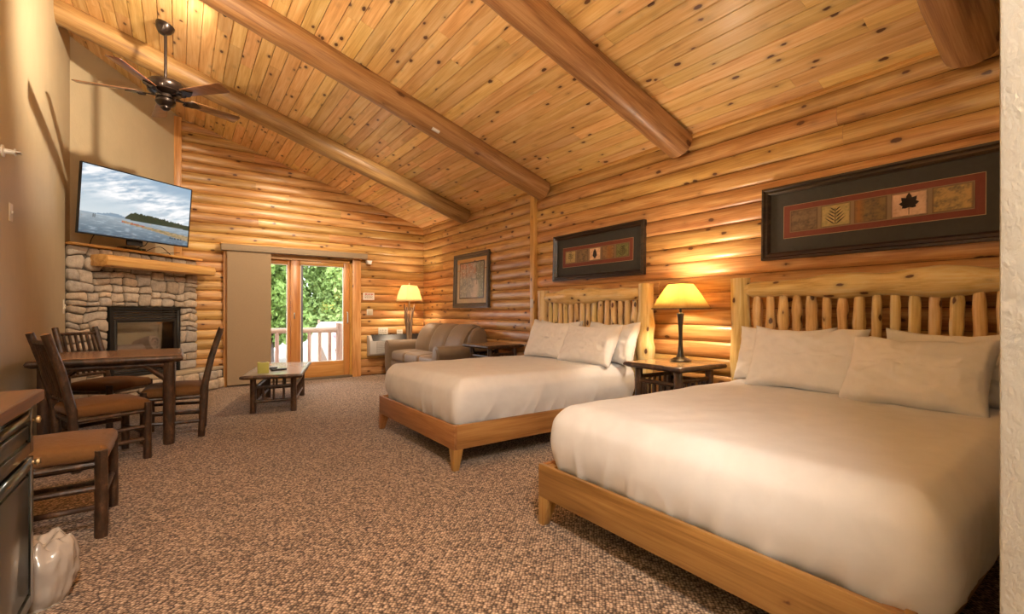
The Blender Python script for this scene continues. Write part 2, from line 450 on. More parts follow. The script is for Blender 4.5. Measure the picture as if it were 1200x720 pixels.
# right wall
wall_right = struct(box('wall_right', BASEDARK, None, XR, XR+.12, -.2, YB+.05, 0, 2.80))
POST_Y = 5.03
rows = int(math.ceil(2.85/LOGH))
for k in range(rows):
    z = k*LOGH+.004
    for (y0, y1) in ((.10, POST_Y-.05), (POST_Y+.05, YB-.01)):
        cuts = [y0]
        if random.random() < .75:
            cuts.append(y0+(y1-y0)*random.uniform(.22, .78))
        cuts.append(y1)
        for a, b in zip(cuts, cuts[1:]):
            log_piece(wall_right, (XR, a+.0012, z), PI/2, b-a-.0024, zmax=2.858)
struct(box('trim_1', trimwood('z'), None, XR-.075, XR, POST_Y-.047, POST_Y+.047, 0, 2.84, bevel=.004))
box('switch_plate', WHITE_PLASTIC, bpy.data.objects['trim_1'], XR-.082, XR-.075, POST_Y-.035, POST_Y+.035, 1.24, 1.36, bevel=.003)

# back wall with door opening
DX0, DX1, DZ = .60, 2.56, 2.12
mb = MB()
mb.box(-.1, DX0, YB, YB+.12, 0, DZ).box(DX1, XR+.1, YB, YB+.12, 0, DZ)
mb.prism([(-.1, DZ), (XR+.1, DZ), (XR+.1, ceilz(XR+.1)-.02), (-.1, ceilz(-.1)-.02)], YB, YB+.12, 'y')
wall_back = struct(mb.build('wall_back', BASEDARK))
k = 0
while True:
    z = k*LOGH+.004
    if z > ceilz(0)-.02: break
    xr_full = min(XR-.01, 4-(z-EAVE)/PITCH)
    spans = [(-.03, DX0-.03), (DX1+.155, xr_full)] if z < DZ-.02 else [(-.03, xr_full)]
    if z+LOGH > .2 and z < .60 and spans[0][0] < 0: pass
    for (a, b) in spans:
        cuts = [a]
        if b-a > 1.5 and random.random() < .6: cuts.append(random.uniform(a+.5, b-.5))
        cuts.append(b)
        for q, (c, d) in enumerate(zip(cuts, cuts[1:])):
            d_ = d
            if d_-c < .1: continue
            fn = None
            if d_ >= xr_full-.001 and z+LOGH > EAVE:
                fn = lambda h, z=z, d_=d_: max(0, d_-(4-(z+h-EAVE)/PITCH+.03))
            log_piece(wall_back, (d_-.001, YB, z), PI, d_-c-.002, fn)
    k += 1

# post between plaster corner and log wall
struct(box('trim_2', trimwood('z'), None, -.075, .02, YB-.10, YB+.0, 1.9, ceilz(0)-.02, bevel=.004))
# door casing
struct(box('trim_3', trimwood('z'), None, DX0-.045, DX0+.0, YB-.085, YB+.0, 0, 2.14, bevel=.003))
struct(box('trim_4', trimwood('z'), None, DX1+.0, DX1+.15, YB-.075, YB+.0, 0, 2.16, bevel=.003))

# partition by the camera (textured plaster), the closet block it belongs to, the far end of the kitchen
struct(box('wall_partition', plaster('grey_plaster', (.42, .40, .36), 22, .25), None, 1.15, XR+.12, -2.6, .165, 0, 4.0, bevel=.006))
struct(box('wall_front', WALLP, None, XL-.1, 1.2, -2.72, -2.6, 0, 4.75))

# ceiling: deck above, tongue and groove boards below
def slope_matrix(x, y, off=0):
    ex, ey, ez = Vector((0, 1, 0)), Vector((-CT, 0, ST)), Vector((ST, 0, CT))
    M = Matrix((ex, ey, ez)).transposed().to_4x4()
    M.translation = Vector((x, y, ceilz(x))) + ez*off
    return M
ceiling = struct(MB().prism([(XL-.1, ceilz(XL-.1)+.021), (XR+.12, ceilz(XR+.12)+.021), (XR+.12, ceilz(XR+.12)+.14), (XL-.1, ceilz(XL-.1)+.14)], -2.72, YB+.15, 'y').build('ceiling', BASEDARK))
BW = .128
nb = int(((XR+.1)-(XL-.05))/CT/BW)+1
pd_ = [(0.006, 0), (BW-.006, 0), (BW-.0014, .008), (BW-.0014, .020), (.0014, .020), (.0014, .008)]
for r_ in range(nb):
    x = XR+.08-r_*BW*CT
    y = -2.6+random.uniform(-1.5, 0)
    while y < YB+.02:
        L_ = random.uniform(1.5, 3.7)
        a, b = max(y, -2.6), min(y+L_, YB+.06)
        if b-a > .04:
            o = MB().prism([(p, q) for p, q in pd_], 0, b-a-.0016, 'x').build('board', boardwood('x'), ceiling, smooth=False)
            o.matrix_local = slope_matrix(x, a)
        y += L_
# strip where the ceiling meets the right wall
o = struct(MB().box(0, 8.55, 0, .03, -.028, -.001).build('trim_5', trimwood('x')))
o.matrix_world = slope_matrix(XR-.03, .1)

# log beams
for i, (by, where) in enumerate(((6.81, 'nearest the patio door, over the sofa end'), (4.76, 'second from the patio door wall'), (2.70, 'third from the patio door wall'), (.67, 'beside the grey plaster partition'))):
    L_ = (XR-.06-XL)/CT
    n = 44
    pts = [(L_*j/(n-1), 0, 0) for j in range(n)]
    rr = [.137]*n
    rr[-1] = .126; pts[-1] = (L_, 0, 0); pts[-2] = (L_-.012, 0, 0)
    mb = MB().tube(pts, rr, 20, bump=.045, seed=i*3.7)
    o = mb.build('ceiling_beam', beamwood('x'), None)
    ex, ey, ez = Vector((CT, 0, -ST)), Vector((0, 1, 0)), Vector((ST, 0, CT))
    M = Matrix((ex, ey, ez)).transposed().to_4x4()
    M.translation = Vector((XL, by, ceilz(XL)))-ez*.085
    o.matrix_world = M
    tag(o, 'round peeled log ceiling beam ' + where, 'beam', 'log beams under the ceiling')
    if i == 1:
        s = MB().box(3.55, 3.64, -.1, -.06, -.115, -.085).build('paper_tag', plain('white_card', (.75, .73, .7), .7), o)

# ================================================================== PATIO DOOR
door = struct(bpy.data.objects.new('door_1', None)); C.objects.link(door); door.location = (0, YB, 0)
DW = doorwood
GLASS = glass_mat('window_glass')
box('jamb', DW('z'), door, DX0, DX0+.035, -.02, .14, 0, DZ)
box('jamb', DW('z'), door, DX1-.035, DX1, -.02, .14, 0, DZ)
box('head_jamb', DW('x'), door, DX0, DX1, -.02, .14, DZ-.05, DZ)
box('sill', plain('bronze_sill', (.20, .15, .10), .45, metal=.4), door, DX0, DX1, -.06, .16, 0, .035, bevel=.004)
def leaf(x0, x1, y0, y1, sl, sr, name):
    e = bpy.data.objects.new(name, None); C.objects.link(e); e.parent = door
    z0, z1 = .037, DZ-.05
    box('stile', DW('z'), e, x0, x0+sl, y0, y1, z0, z1, bevel=.003)
    box('stile', DW('z'), e, x1-sr, x1, y0, y1, z0, z1, bevel=.003)
    box('top_rail', DW('x'), e, x0+sl, x1-sr, y0, y1, 2.0, z1, bevel=.003)
    box('bottom_rail', DW('x'), e, x0+sl, x1-sr, y0, y1, z0, .30, bevel=.003)
    ym = (y0+y1)/2
    bd = plain('pale_glazing_bead', (.75, .68, .58), .5)
    mb = MB()
    mb.box(x0+sl, x0+sl+.012, y0+.008, y1-.008, .30, 2.0).box(x1-sr-.012, x1-sr, y0+.008, y1-.008, .30, 2.0)
    mb.box(x0+sl, x1-sr, y0+.008, y1-.008, .30, .312).box(x0+sl, x1-sr, y0+.008, y1-.008, 1.988, 2.0)
    mb.build('glazing_bead', bd, e)
    box('pane', GLASS, e, x0+sl, x1-sr, ym-.003, ym+.003, .30, 2.0)
    return e
leaf(DX0+.035, 1.56, .07, .115, .10, .06, 'fixed_leaf')
sl_ = leaf(1.535, DX1-.035, .005, .05, .155, .105, 'sliding_leaf')
# handle on the right stile, lock on the left
hd = MB().tube([(2.48, .005, .98), (2.48, -.035, 1.0), (2.48, -.035, 1.16), (2.48, .005, 1.18)], .011, 8).build('handle', plain('white_handle', (.7, .68, .64), .35), sl_)
box('latch', CHROME, sl_, 1.585, 1.605, -.012, .005, 1.07, 1.17, bevel=.003)
box('screen_track', plain('grey_track', (.16, .17, .20), .5), sl_, 1.70, 1.735, .018, .030, .31, 1.99)

# blind: stacked fabric panel + valance
bl = thing('panel_blind', 'brown fabric panel blind drawn to the left of the patio door', 'blind', (0, YB-.12, 0))
BLF = cloth_mat('brown_blind_fabric', (.34, .24, .145), .9, .1, 60)
for q in range(3):
    box('fabric_panel', BLF, bl, .60+.006*q, 1.215-.008*q, -.03+.016*q, -.026+.016*q, .03, 2.14)
val = MB().box(.52, 2.80, -.06, .105, 2.15, 2.245).build('valance', cloth_mat('taupe_valance_fabric', (.33, .25, .165), .9, .1, 60), bl, bevel=.004)
box('valance_cap', trimwood('x'), bl, .515, 2.805, -.065, .105, 2.246, 2.262)
box('pull_weight', BLACK_PLASTIC, bl, 1.212, 1.224, -.03, -.018, 1.05, 1.15, bevel=.003)
em = thing('emergency_light', 'small white emergency light hanging from the valance end', 'light', (2.84, YB-.12, 2.13))
MB().prism([(-.05, 0), (.05, 0), (.03, -.075), (-.03, -.06)], -.05, .05, 'y').build('housing', plain('white_plastic', (.8, .79, .77), .4), em, bevel=.006)
box('bracket', WHITE_PLASTIC, em, -.02, .02, .05, .11, -.03, .01)

# ================================================================== WALL FITTINGS (back wall)
YW = YB-LOGD-.002
sg = thing('notice_sign', 'white notice with red heading on the log wall beside the patio door', 'sign', (2.865, YW, 1.475))
box('board', plain('white_sign', (.82, .76, .70), .5), sg, -.105, .105, -.006, .0, -.068, .068)
RED = plain('red_ink', (.45, .06, .05), .6); GREY = plain('grey_ink', (.25, .22, .20), .6)
xx = -.075
for w_ in (.05, .035, .045): box('heading_word', RED, sg, xx, xx+w_, -.0072, -.006, .028, .048); xx += w_+.012
for r_ in range(4):
    xx = -.078
    while xx < .06:
        w_ = random.uniform(.018, .035); box('text_word', GREY, sg, xx, min(.078, xx+w_), -.0072, -.006, .010-r_*.016, .018-r_*.016); xx += w_+.008
def outlet(name, label, cat, x, z, w, h, kind):
    t = thing(name, label, cat, (x, YW, z))
    box('plate', WHITE_PLASTIC, t, -w/2, w/2, -.008, 0, -h/2, h/2, bevel=.003)
    dk = plain('outlet_slot', (.10, .08, .06), .5)
    if kind == 'dial':
        box('thermostat_face', plain('warm_ivory', (.66, .58, .44), .45), t, -w*.32, w*.32, -.022, -.008, -h*.32, h*.32, bevel=.004)
    else:
        n = int(kind)
        for i in range(n):
            cx = (i-(n-1)/2)*.05
            for dz in (-.02, .02):
                s = box('socket', WHITE_PLASTIC, t, cx-.016, cx+.016, -.011, -.008, dz-.014, dz+.014, bevel=.002)
                box('slot', dk, s, cx-.008, cx-.005, -.0118, -.011, dz-.006, dz+.006)
                box('slot', dk, s, cx+.005, cx+.008, -.0118, -.011, dz-.006, dz+.006)
outlet('thermostat', 'square ivory thermostat on log wall below the white notice', 'thermostat', 2.885, 1.18, .115, .115, 'dial')
outlet('wall_outlet', 'wide ivory wall outlet above the air conditioner', 'outlet', 3.14, .82, .19, .13, '3')
outlet('wall_outlet', 'small ivory wall outlet beside the floor lamp', 'outlet', 3.47, .79, .12, .10, '2')

ac = thing('wall_air_conditioner', 'silver wall air conditioner with dark top grille beside the sofa', 'air conditioner', (2.83, YW, .36))
SIL = plain('silver_housing', (.55, .54, .52), .4, metal=.2)
MB().prism([(0, 0), (-.16, .02), (-.19, .05), (-.19, .29), (-.10, .385), (0, .385)], 0, 1.06, 'x').build('housing', SIL, ac, bevel=.008)
MB().prism([(-.02, .386), (-.10, .386), (-.189, .292), (-.196, .297), (-.105, .394), (-.02, .394)], .05, 1.01, 'x').build('top_panel', BLACK_PLASTIC, ac)
for i in range(12): MB().box(.06+i*.08, .11+i*.08, -.09, -.03, .394, .400).build('louver', DARK_METAL, ac)
fr_ = box('intake_grille', plain('grey_grille', (.40, .38, .34), .5), ac, .12, .98, -.194, -.19, .06, .275, bevel=.002)
for i in range(8): box('grille_bar', SIL, fr_, .13, .97, -.199, -.194, .07+i*.025, .082+i*.025)

# left wall fittings
def lplate(name, label, cat, y, z, w, h, toggles=1):
    t = thing(name, label, cat, (XL, y, z))
    box('plate', WHITE_PLASTIC, t, 0, .007, -w/2, w/2, -h/2, h/2, bevel=.003)
    for i in range(toggles):
        box('toggle', WHITE_PLASTIC, t, .007, .018, -.006, .006, -.012+(i-(toggles-1)/2)*.03, .012+(i-(toggles-1)/2)*.03, bevel=.002)
lplate('light_switch', 'ivory cover plate high on the tan plaster wall', 'switch', 5.17, 1.95, .09, .14)
lplate('light_switch', 'ivory switch beside the stone fireplace corner', 'switch', 7.18, 1.24, .06, .16, 2)
def sprinkler(label, y, z):
    t = thing('wall_sprinkler', label, 'sprinkler', (XL, y, z))
    MB().lathe([(.045, 0), (.045, .008), (.02, .014), (.016, .06), (.028, .065), (.028, .07)], 14).build('flange', plain('white_enamel', (.75, .73, .68), .35), t).rotation_euler = (0, PI/2, 0)
    MB().box(.07, .10, -.03, .03, -.004, .004).build('deflector', CHROME, t)
sprinkler('small white wall sprinkler just under the ceiling above the fan', 6.86, 4.28)
sprinkler('small white wall sprinkler at the left picture edge', 4.97, 2.37)

# ================================================================== FIREPLACE
FP = thing('fireplace', 'corner fireplace of tan field stones with timber mantel and black insert', 'fireplace', (XL, 7.276, 0), PI/4)
STONE = stone_mat()
MORTAR = plain('mortar', (.10, .085, .07), .95, bump=.4, bscale=40)
FW = 1.775; FZ0, FZ1 = .34, 1.955
IX0, IX1, IZ1 = .4625, 1.467, 1.24
mb = MB()
mb.box(0, FW, 0, .18, IZ1, FZ1).box(0, IX0, 0, .18, 0, IZ1).box(IX1, FW, 0, .18, 0, IZ1)
mb.build('chimney_breast', MORTAR, FP)
def bsp(x0, x1, z0, z1, out, rnd):
    w, h = x1-x0, z1-z0
    big_w, big_h = rnd.uniform(.22, .40), rnd.uniform(.13, .21)
    if w <= big_w and h <= big_h or (w < .17 and h < .16): out.append((x0, x1, z0, z1)); return
    if h/big_h > w/big_w and h > .13 or w < .18:
        c = z0+h*rnd.uniform(.36, .64); bsp(x0, x1, z0, c, out, rnd); bsp(x0, x1, c, z1, out, rnd)
    else:
        c = x0+w*rnd.uniform(.36, .64); bsp(x0, c, z0, z1, out, rnd); bsp(c, x1, z0, z1, out, rnd)
def warp(x, z, lo_x, hi_x, lo_z, hi_z):
    e = min(1, max(0, min(x-lo_x, hi_x-x, )/.05)); f = min(1, max(0, min(z-lo_z, hi_z-z)/.05))
    q = Vector((x*4.3, z*5.1, 3.3))
    return x+e*0.052*noise.noise(q), z+f*.050*noise.noise(q+Vector((31, 7, 2)))
def stone(parent, rect, lim, rnd, y0=0.0, sgn=1):
    x0, x1, z0, z1 = rect; g = .004
    x0 += g; x1 -= g; z0 += g; z1 -= g
    cut = min(x1-x0, z1-z0)*rnd.uniform(.12, .28)
    P = [(x0+cut, z0), ((x0+x1)/2, z0), (x1-cut*.8, z0), (x1, z0+cut), (x1, (z0+z1)/2), (x1, z1-cut*.7), (x1-cut, z1), ((x0+x1)/2, z1), (x0+cut*.7, z1), (x0, z1-cut), (x0, (z0+z1)/2), (x0, z0+cut*.9)]
    P = [warp(px, pz, *lim) for px, pz in P]
    cx = sum(p[0] for p in P)/12; cz = sum(p[1] for p in P)/12
    d = rnd.uniform(.030, .058); v = []
    def lay(s, y): 
        for px, pz in P:
            k = 1-s/max(.02, math.hypot(px-cx, pz-cz))
            v.append((cx+(px-cx)*k-cx, y0-y+rnd.uniform(-.003, .003)*(y > 0), cz+(pz-cz)*k-cz))
    lay(0, 0); lay(0, d*.62); lay(.010, d*.92); lay(.028, d*1.03)
    v.append((0, y0-d*rnd.uniform(1.0, 1.12), 0))
    fs = []
    for l in range(3):
        for i in range(12): fs.append((l*12+i, l*12+(i+1) % 12, (l+1)*12+(i+1) % 12, (l+1)*12+i))
    for i in range(12): fs.append((36+i, 36+(i+1) % 12, 48))
    fs.append(tuple(range(11, -1, -1)))
    o = MB().add(v, fs).build('stone', STONE, parent, sharp=55)
    o.location = (cx, 0, cz)
    return o
rnd = random.Random(5)
rects = []
for reg in ((0, FW, IZ1+.01, FZ1), (0, IX0-.01, FZ0, IZ1+.01), (IX1+.01, FW, FZ0, IZ1+.01)): 
    out = []; bsp(*reg, out, rnd)
    for q in out: rects.append((q, (0, FW, FZ0, FZ1) if reg[2] > 1 else (reg[0], reg[1], FZ0, FZ1)))
for q, lim in rects:
    if lim[2] == FZ0 and q[2] < IZ1+.06 and q[2] >= IZ1: lim = (lim[0], lim[1], IZ1+.01, FZ1)
    stone(FP, q, lim, rnd)
# shelf board and mantel timber
o = MB().box(-.0, FW+.03, -.10, .20, 1.957, 1.985).build('shelf_board', trimwood('x'), FP, bevel=.003)
MB().prism([(-.03, 1.735), (-.045, 1.865), (-.20, 1.872), (-.285, 1.855), (-.30, 1.80), (-.285, 1.738), (-.22, 1.722)], .235, 1.84, 'x').build('mantel', trimwood('x'), FP, bevel=.008)
# hearth
def loc2(X, Y): return ((X-XL+Y-7.276)*.70711, (Y-7.276-(X-XL))*.70711)
hp = [loc2(XL+.004, 6.99), loc2(.55, 8.585), loc2(.24, 8.585), loc2(XL+.004, 7.28)]
MB().prism(hp, 0, .29).build('hearth_base', MORTAR, FP)
slab = [(x, y-(.025 if i < 2 else 0)) for i, (x, y) in enumerate(hp)]
MB().prism([loc2(XL+.004, 6.95), loc2(.553, 8.555), loc2(.553, 8.585), loc2(.24, 8.585), loc2(XL+.004, 7.28)], .292, .338).build('hearth_slab', plain('pale_sandstone', (.42, .33, .22), .8, bump=.3, bscale=30, var=.2), FP, bevel=.006)
y_h = hp[1][1]
xs = hp[0][0]+.02
while xs < hp[1][0]-.12:
    w_ = rnd.uniform(.2, .34); e_ = min(xs+w_, hp[1][0]-.03)
    zc = rnd.uniform(.11, .18)
    for (a, b) in ((.005, zc), (zc, .287)):
        stone(FP, (xs, e_, a, b), (hp[0][0], hp[1][0], 0, .29), rnd, y0=y_h, sgn=1)
    xs += w_
# insert
ins = bpy.data.objects.new('firebox_insert', None); C.objects.link(ins); ins.parent = FP
mb = MB()
mb.box(IX0, IX0+.05, -.05, .02, FZ0, IZ1).box(IX1-.05, IX1, -.05, .02, FZ0, IZ1).box(IX0, IX1, -.05, .02, IZ1-.035, IZ1).box(IX0+.05, IX1-.05, -.05, .02, FZ0, FZ0+.03)
mb.build('surround', DARK_METAL, ins, bevel=.003)
for i in range(4): MB().prism([(-.035, 1.195-i*.032), (-.045, 1.178-i*.032), (-.02, 1.182-i*.032)], IX0+.05, IX1-.05, 'x').build('louver', DARK_METAL, ins)
for i in range(4): MB().prism([(-.035, .475-i*.03), (-.045, .458-i*.03), (-.02, .462-i*.03)], IX0+.05, IX1-.05, 'x').build('louver', DARK_METAL, ins)
mb = MB(); a, b, c, d = IX0+.055, IX1-.055, .50, 1.075
mb.box(a, a+.04, -.045, -.01, c, d).box(b-.04, b, -.045, -.01, c, d).box(a+.04, b-.04, -.045, -.01, c, c+.03).box(a+.04, b-.04, -.045, -.01, d-.03, d)
mb.build('glass_frame', DARK_METAL, ins, bevel=.003)
box('glass', glass_mat('smoked_glass', (.96, .96, .96)), ins, a+.04, b-.04, -.03, -.026, c+.03, d-.03)
FB = plain('firebox_brick', (.36, .31, .27), .9, bump=.2, var=.25, vscale=9)
mb = MB().box(IX0+.05, IX1-.05, .36, .38, .45, IZ1-.02).box(IX0+.03, IX0+.05, -.0, .38, .42, IZ1-.02).box(IX1-.05, IX1-.03, 0, .38, .42, IZ1-.02).box(IX0+.05, IX1-.05, 0, .38, .42, .45).box(IX0+.05, IX1-.05, 0, .38, IZ1-.03, IZ1-.01)
mb.build('firebox_lining', FB, ins)
for r_ in range(8):
    for q in range(5):
        x0 = IX0+.055+q*.2-(.1 if r_ % 2 else 0); a_, b_ = max(IX0+.052, x0), min(IX1-.052, x0+.194)
        if b_-a_ > .03: box('brick', FB, ins, a_, b_, .345, .36, .46+r_*.085, .54+r_*.085)
GL = plain('ceramic_log', (.42, .31, .25), .9, bump=.6, bscale=25, var=.35, vscale=14)
MB().box(IX0+.10, IX1-.16, .03, .30, .45, .62).build('ember_bed', GL, ins)
MB().pole((IX0+.14, .12, .70), (IX1-.36, .08, .705), .05, 12, .15).build('gas_log', GL, ins)
gl = MB().pole((1.12, .02, .76), (1.02, .30, .66), .11, 16, .08).build('gas_log', GL, ins)
ring = []
for i in range(46):
    t = i/45; rr_ = .018+.085*t; an = t*2*PI*1.9
    ring.append((1.12+rr_*math.cos(an), .013, .76+rr_*math.sin(an)))
MB().tube(ring, .014, 6).build('bark_curl', plain('ceramic_bark', (.60, .46, .38), .9), gl)

# television
tvc = Vector((-.427, 7.443, 2.07)); ta = math.atan2(.766, 1.027)
TV = thing('television', 'large flat television showing a lake with wispy clouds above the fireplace', 'television', tvc, ta)
TVW, TVH, tilt = 1.285, .80, R(5.5)
Mt = Matrix.Rotation(tilt, 4, 'X')       # top leans towards the room (-y)
def tv_part(mb, name, mat, par=TV, **k):
    mb.v = [tuple(Mt @ Vector(p)) for p in mb.v]; return mb.build(name, mat, par, **k)
tv_part(MB().box(-TVW/2, TVW/2, -.0, .03, 0, TVH), 'panel', BLACK_PLASTIC, bevel=.004)
tv_part(MB().box(-TVW*.33, TVW*.33, .03, .07, .1, TVH*.6), 'rear_housing', BLACK_PLASTIC, bevel=.01)
b_ = .012
tv_part(MB().box(-TVW/2, -TVW/2+b_, -.006, 0, 0, TVH).box(TVW/2-b_, TVW/2, -.006, 0, 0, TVH).box(-TVW/2+b_, TVW/2-b_, -.006, 0, 0, b_*1.4).box(-TVW/2+b_, TVW/2-b_, -.006, 0, TVH-b_, TVH), 'bezel', BLACK_PLASTIC)
def lake(s, t):
    hz = .30 - .02*s
    if t > hz:
        k = (t-hz)/(1-hz)
        c = mixc((.78, .82, .84), (.56, .66, .74), k*1.1)
        u = s*.9+(t-.3)*.55
        st = fbm(u*3.2+1.3, (t-s*.55)*13, 2)*.6+fbm(u*11, (t-s*.55)*30, 5)*.35
        band = math.exp(-((t-1.02+s*.62)/.26)**2)+.35*math.exp(-((t-.62-s*.1)/.12)**2)
        c = mixc(c, (.97, .96, .96), max(0, band*(.50+1.5*st)))
        c = mixc(c, (.55, .62, .70), max(0, -st*.35*band))
        tr = hz+.012+.10*sstep(.36, .44, s)*(1-.2*s)+.02*fbm(s*40, 3, 1, 3)*sstep(.36, .42, s)-.0*s
        if s > .37 and t < tr-.035*sstep(.6, 1, s)+.02: c = mixc((.12, .17, .12), (.22, .26, .14), fbm(s*50, t*60)+.3)
        elif t < hz+.045*math.exp(-((s-.28)/.09)**2)+.012: c = (.47, .56, .63)
    else:
        k = (hz-t)/hz
        c = mixc((.58, .63, .66), (.28, .36, .42), k)
        c = mixc(c, (.75, .80, .83), max(0, fbm(s*14, t*60, 1))*.7)
        sh = hz-.06-.16*(s-.42)
        if s > .34 and abs(t-(hz-.045-.17*(s-.36))) < .018+.06*max(0, s-.55): c = mixc((.66, .56, .42), (.45, .40, .26), fbm(s*30, t*40)+.3)
        if .34 < s < .55 and abs(t-(hz-.05-.06*(s-.34))) < .009 and fbm(s*90, 1, 1, 1) > -.1: c = (.66, .28, .22)
        if (abs(s-.105) < .004 or abs(s-.120) < .004) and t > hz-.055: c = (.15, .17, .18)
        if .80 < s < .93 and abs(t-.10+.05*(s-.86)) < .012 and fbm(s*60, 4) > -.1: c = (.12, .14, .16)
    return c
sw, sh_ = TVW-2*b_, TVH-2.4*b_
me = picture_mesh('screen', sw, sh_, 150, 96, lake)
# picture plane faces -X in its own space; turn it to face -y
for v in me.vertices:
    p = Vector((-v.co.y, -.0015+v.co.x, v.co.z+b_*1.4)); v.co = Mt @ p
link('screen', me, print_mat('lake_on_screen', emit=.58), TV, smooth=False)
box('wall_arm', DARK_METAL, TV, -.05, .05, .06, .50, .30, .38)
box('wall_plate', DARK_METAL, TV, -.16, .16, .46, .485, .18, .50)
box('lower_bracket', DARK_METAL, TV, -.10, .08, .035, .06, -.06, .12)

def fp_world(x, y, z):
    c = math.cos(PI/4)
    return Vector((XL+(x-y)*c, 7.276+(x+y)*c, z))
cb = thing('cable_box', 'low black cable box on the fireplace shelf under the television', 'cable box', fp_world(.86, .09, 1.986), PI/4)
box('case', BLACK_PLASTIC, cb, -.13, .13, -.08, .08, .004, .045, bevel=.004)
for sx in (-.1, .1): box('foot', BLACK_PLASTIC, cb, sx-.015, sx+.015, -.06, .06, 0, .006)
box('status_light', plain('green_led', (.1, .6, .2), .4), cb, .06, .07, -.082, -.08, .02, .028)
def cable(label, pts, r=.005):
    P = [fp_world(*p) for p in pts]; base = P[0].copy()
    Q = []
    for i in range(len(P)-1):
        for j in range(6):
            t = j/6; p0 = P[max(0, i-1)]; p1 = P[i]; p2 = P[i+1]; p3 = P[min(len(P)-1, i+2)]
            Q.append(.5*((2*p1)+(p2-p0)*t+(2*p0-5*p1+4*p2-p3)*t*t+(3*p1-p0-3*p2+p3)*t**3))
    Q.append(P[-1])
    o = MB().tube([q-base for q in Q], r, 6).build('cable', BLACK_PLASTIC, None); o.location = base
    tag(o, label, 'cable', 'cables under the television')
cable('black cable looping down under the left end of the television', [(.27, -.12, 2.16), (.26, -.05, 2.08), (.30, .04, 2.01), (.36, .10, 2.0)])
cable('black cable hanging straight into the cable box', [(.98, -.05, 2.16), (.97, .0, 2.08), (.96, .05, 2.06), (.94, .09, 2.038)])
cable('black cable arching right of the cable box towards the shelf', [(1.02, .06, 2.0), (1.10, .02, 2.06), (1.22, .02, 2.09), (1.34, .04, 2.04), (1.42, .06, 1.995)])
cable('thin black cable lying along the right end of the shelf', [(1.20, .08, 1.992), (1.32, .06, 2.02), (1.45, .07, 2.035), (1.60, .10, 2.06)])

# ================================================================== CEILING FAN
FX, FY = -.123, 6.03
fan = thing('ceiling_fan', 'dark bronze ceiling fan with five walnut blades on a long downrod', 'ceiling fan', (FX, FY, 3.40))
ct = ceilz(FX)-3.40
Mc = Matrix.Translation((0, 0, ct)) @ Matrix.Rotation(TH, 4, 'Y')
mb = MB().lathe([(.085, 0), (.085, -.02), (.07, -.06), (.035, -.10), (.0, -.105)], 24); mb.v = [tuple(Mc @ Vector(p)) for p in mb.v]
mb.build('canopy', BRONZE, fan)
MB().tube([(0, 0, .16), (0, 0, ct-.06)], .014, 12).build('downrod', BRONZE, fan)
MB().lathe([(.0, .22), (.03, .215), (.035, .19), (.09, .185), (.15, .165), (.165, .14), (.165, .10), (.15, .075), (.155, .065), (.13, .045), (.09, .03), (.085, .0), (.0, 0)], 32).build('motor_housing', BRONZE, fan)
MB().lathe([(.0, .0), (.06, .0), (.085, -.015), (.09, -.04), (.07, -.07), (.045, -.085), (.045, -.10), (.025, -.12), (.012, -.125), (.0, -.126)], 24).build('switch_housing', BRONZE, fan)
for k in range(5):
    an = R(24+72*k)
    M = Matrix.Rotation(an, 4, 'Z') @ Matrix.Translation((0, 0, .035)) @ Matrix.Rotation(R(-13), 4, 'X')
    poly = [(.22, -.05), (.30, -.058), (.715, -.074), (.735, -.06), (.735, .06), (.715, .074), (.30, .058), (.22, .05)]
    bl_ = MB().prism(poly, 0, .008, 'z', M).build('blade', walnut('x'), fan, bevel=.002)
    M2 = Matrix.Rotation(an, 4, 'Z') @ Matrix.Translation((0, 0, .028)) @ Matrix.Rotation(R(-13), 4, 'X')
    mb = MB().prism([(.09, -.018), (.17, -.012), (.21, -.045), (.26, -.05), (.30, -.03), (.34, 0), (.30, .03), (.26, .05), (.21, .045), (.17, .012), (.09, .018)], -.008, .004, 'z', M2)
    for sy in (-1, 1):
        P = [(.20+.035*math.cos(q*.7)*(1-q*.06), sy*(.022+.02*math.sin(q*.7)), -.012) for q in range(8)]
        mb.tube([M2 @ Vector(p) for p in P], .006, 6)
    mb.build('blade_iron', BRONZE, bl_)

# ================================================================== BEDS
SHEET = cloth_mat('white_bed_linen', (.72, .705, .705), .75, .10, 9, .15)
PILLOW = cloth_mat('white_pillow_cotton', (.80, .78, .77), .8, .12, 12, .15)
def cedar_pole(mb, a, b, r, knobs=2, seed=0, seg=12, n=14, neck=True):
    a, b = Vector(a), Vector(b); rs = random.Random(seed)
    ks = [(rs.uniform(.15, .85), rs.uniform(.10, .28)) for _ in range(knobs)]
    pts, rr = [], []
    off = Vector((0, rs.uniform(-1, 1), rs.uniform(-1, 1)))*r*.15
    for i in range(n):
        t = i/(n-1); q = r
        for c, h in ks: q += r*h*math.exp(-((t-c)/.07)**2)
        if neck:
            e = min(t, 1-t)*(b-a).length
            q *= .72+.28*sstep(.015, .06, e)
        pts.append(a.lerp(b, t)+off*math.sin(PI*t*1.3)); rr.append(q)
    return mb.tube(pts, rr, seg, .10, seed*1.7)
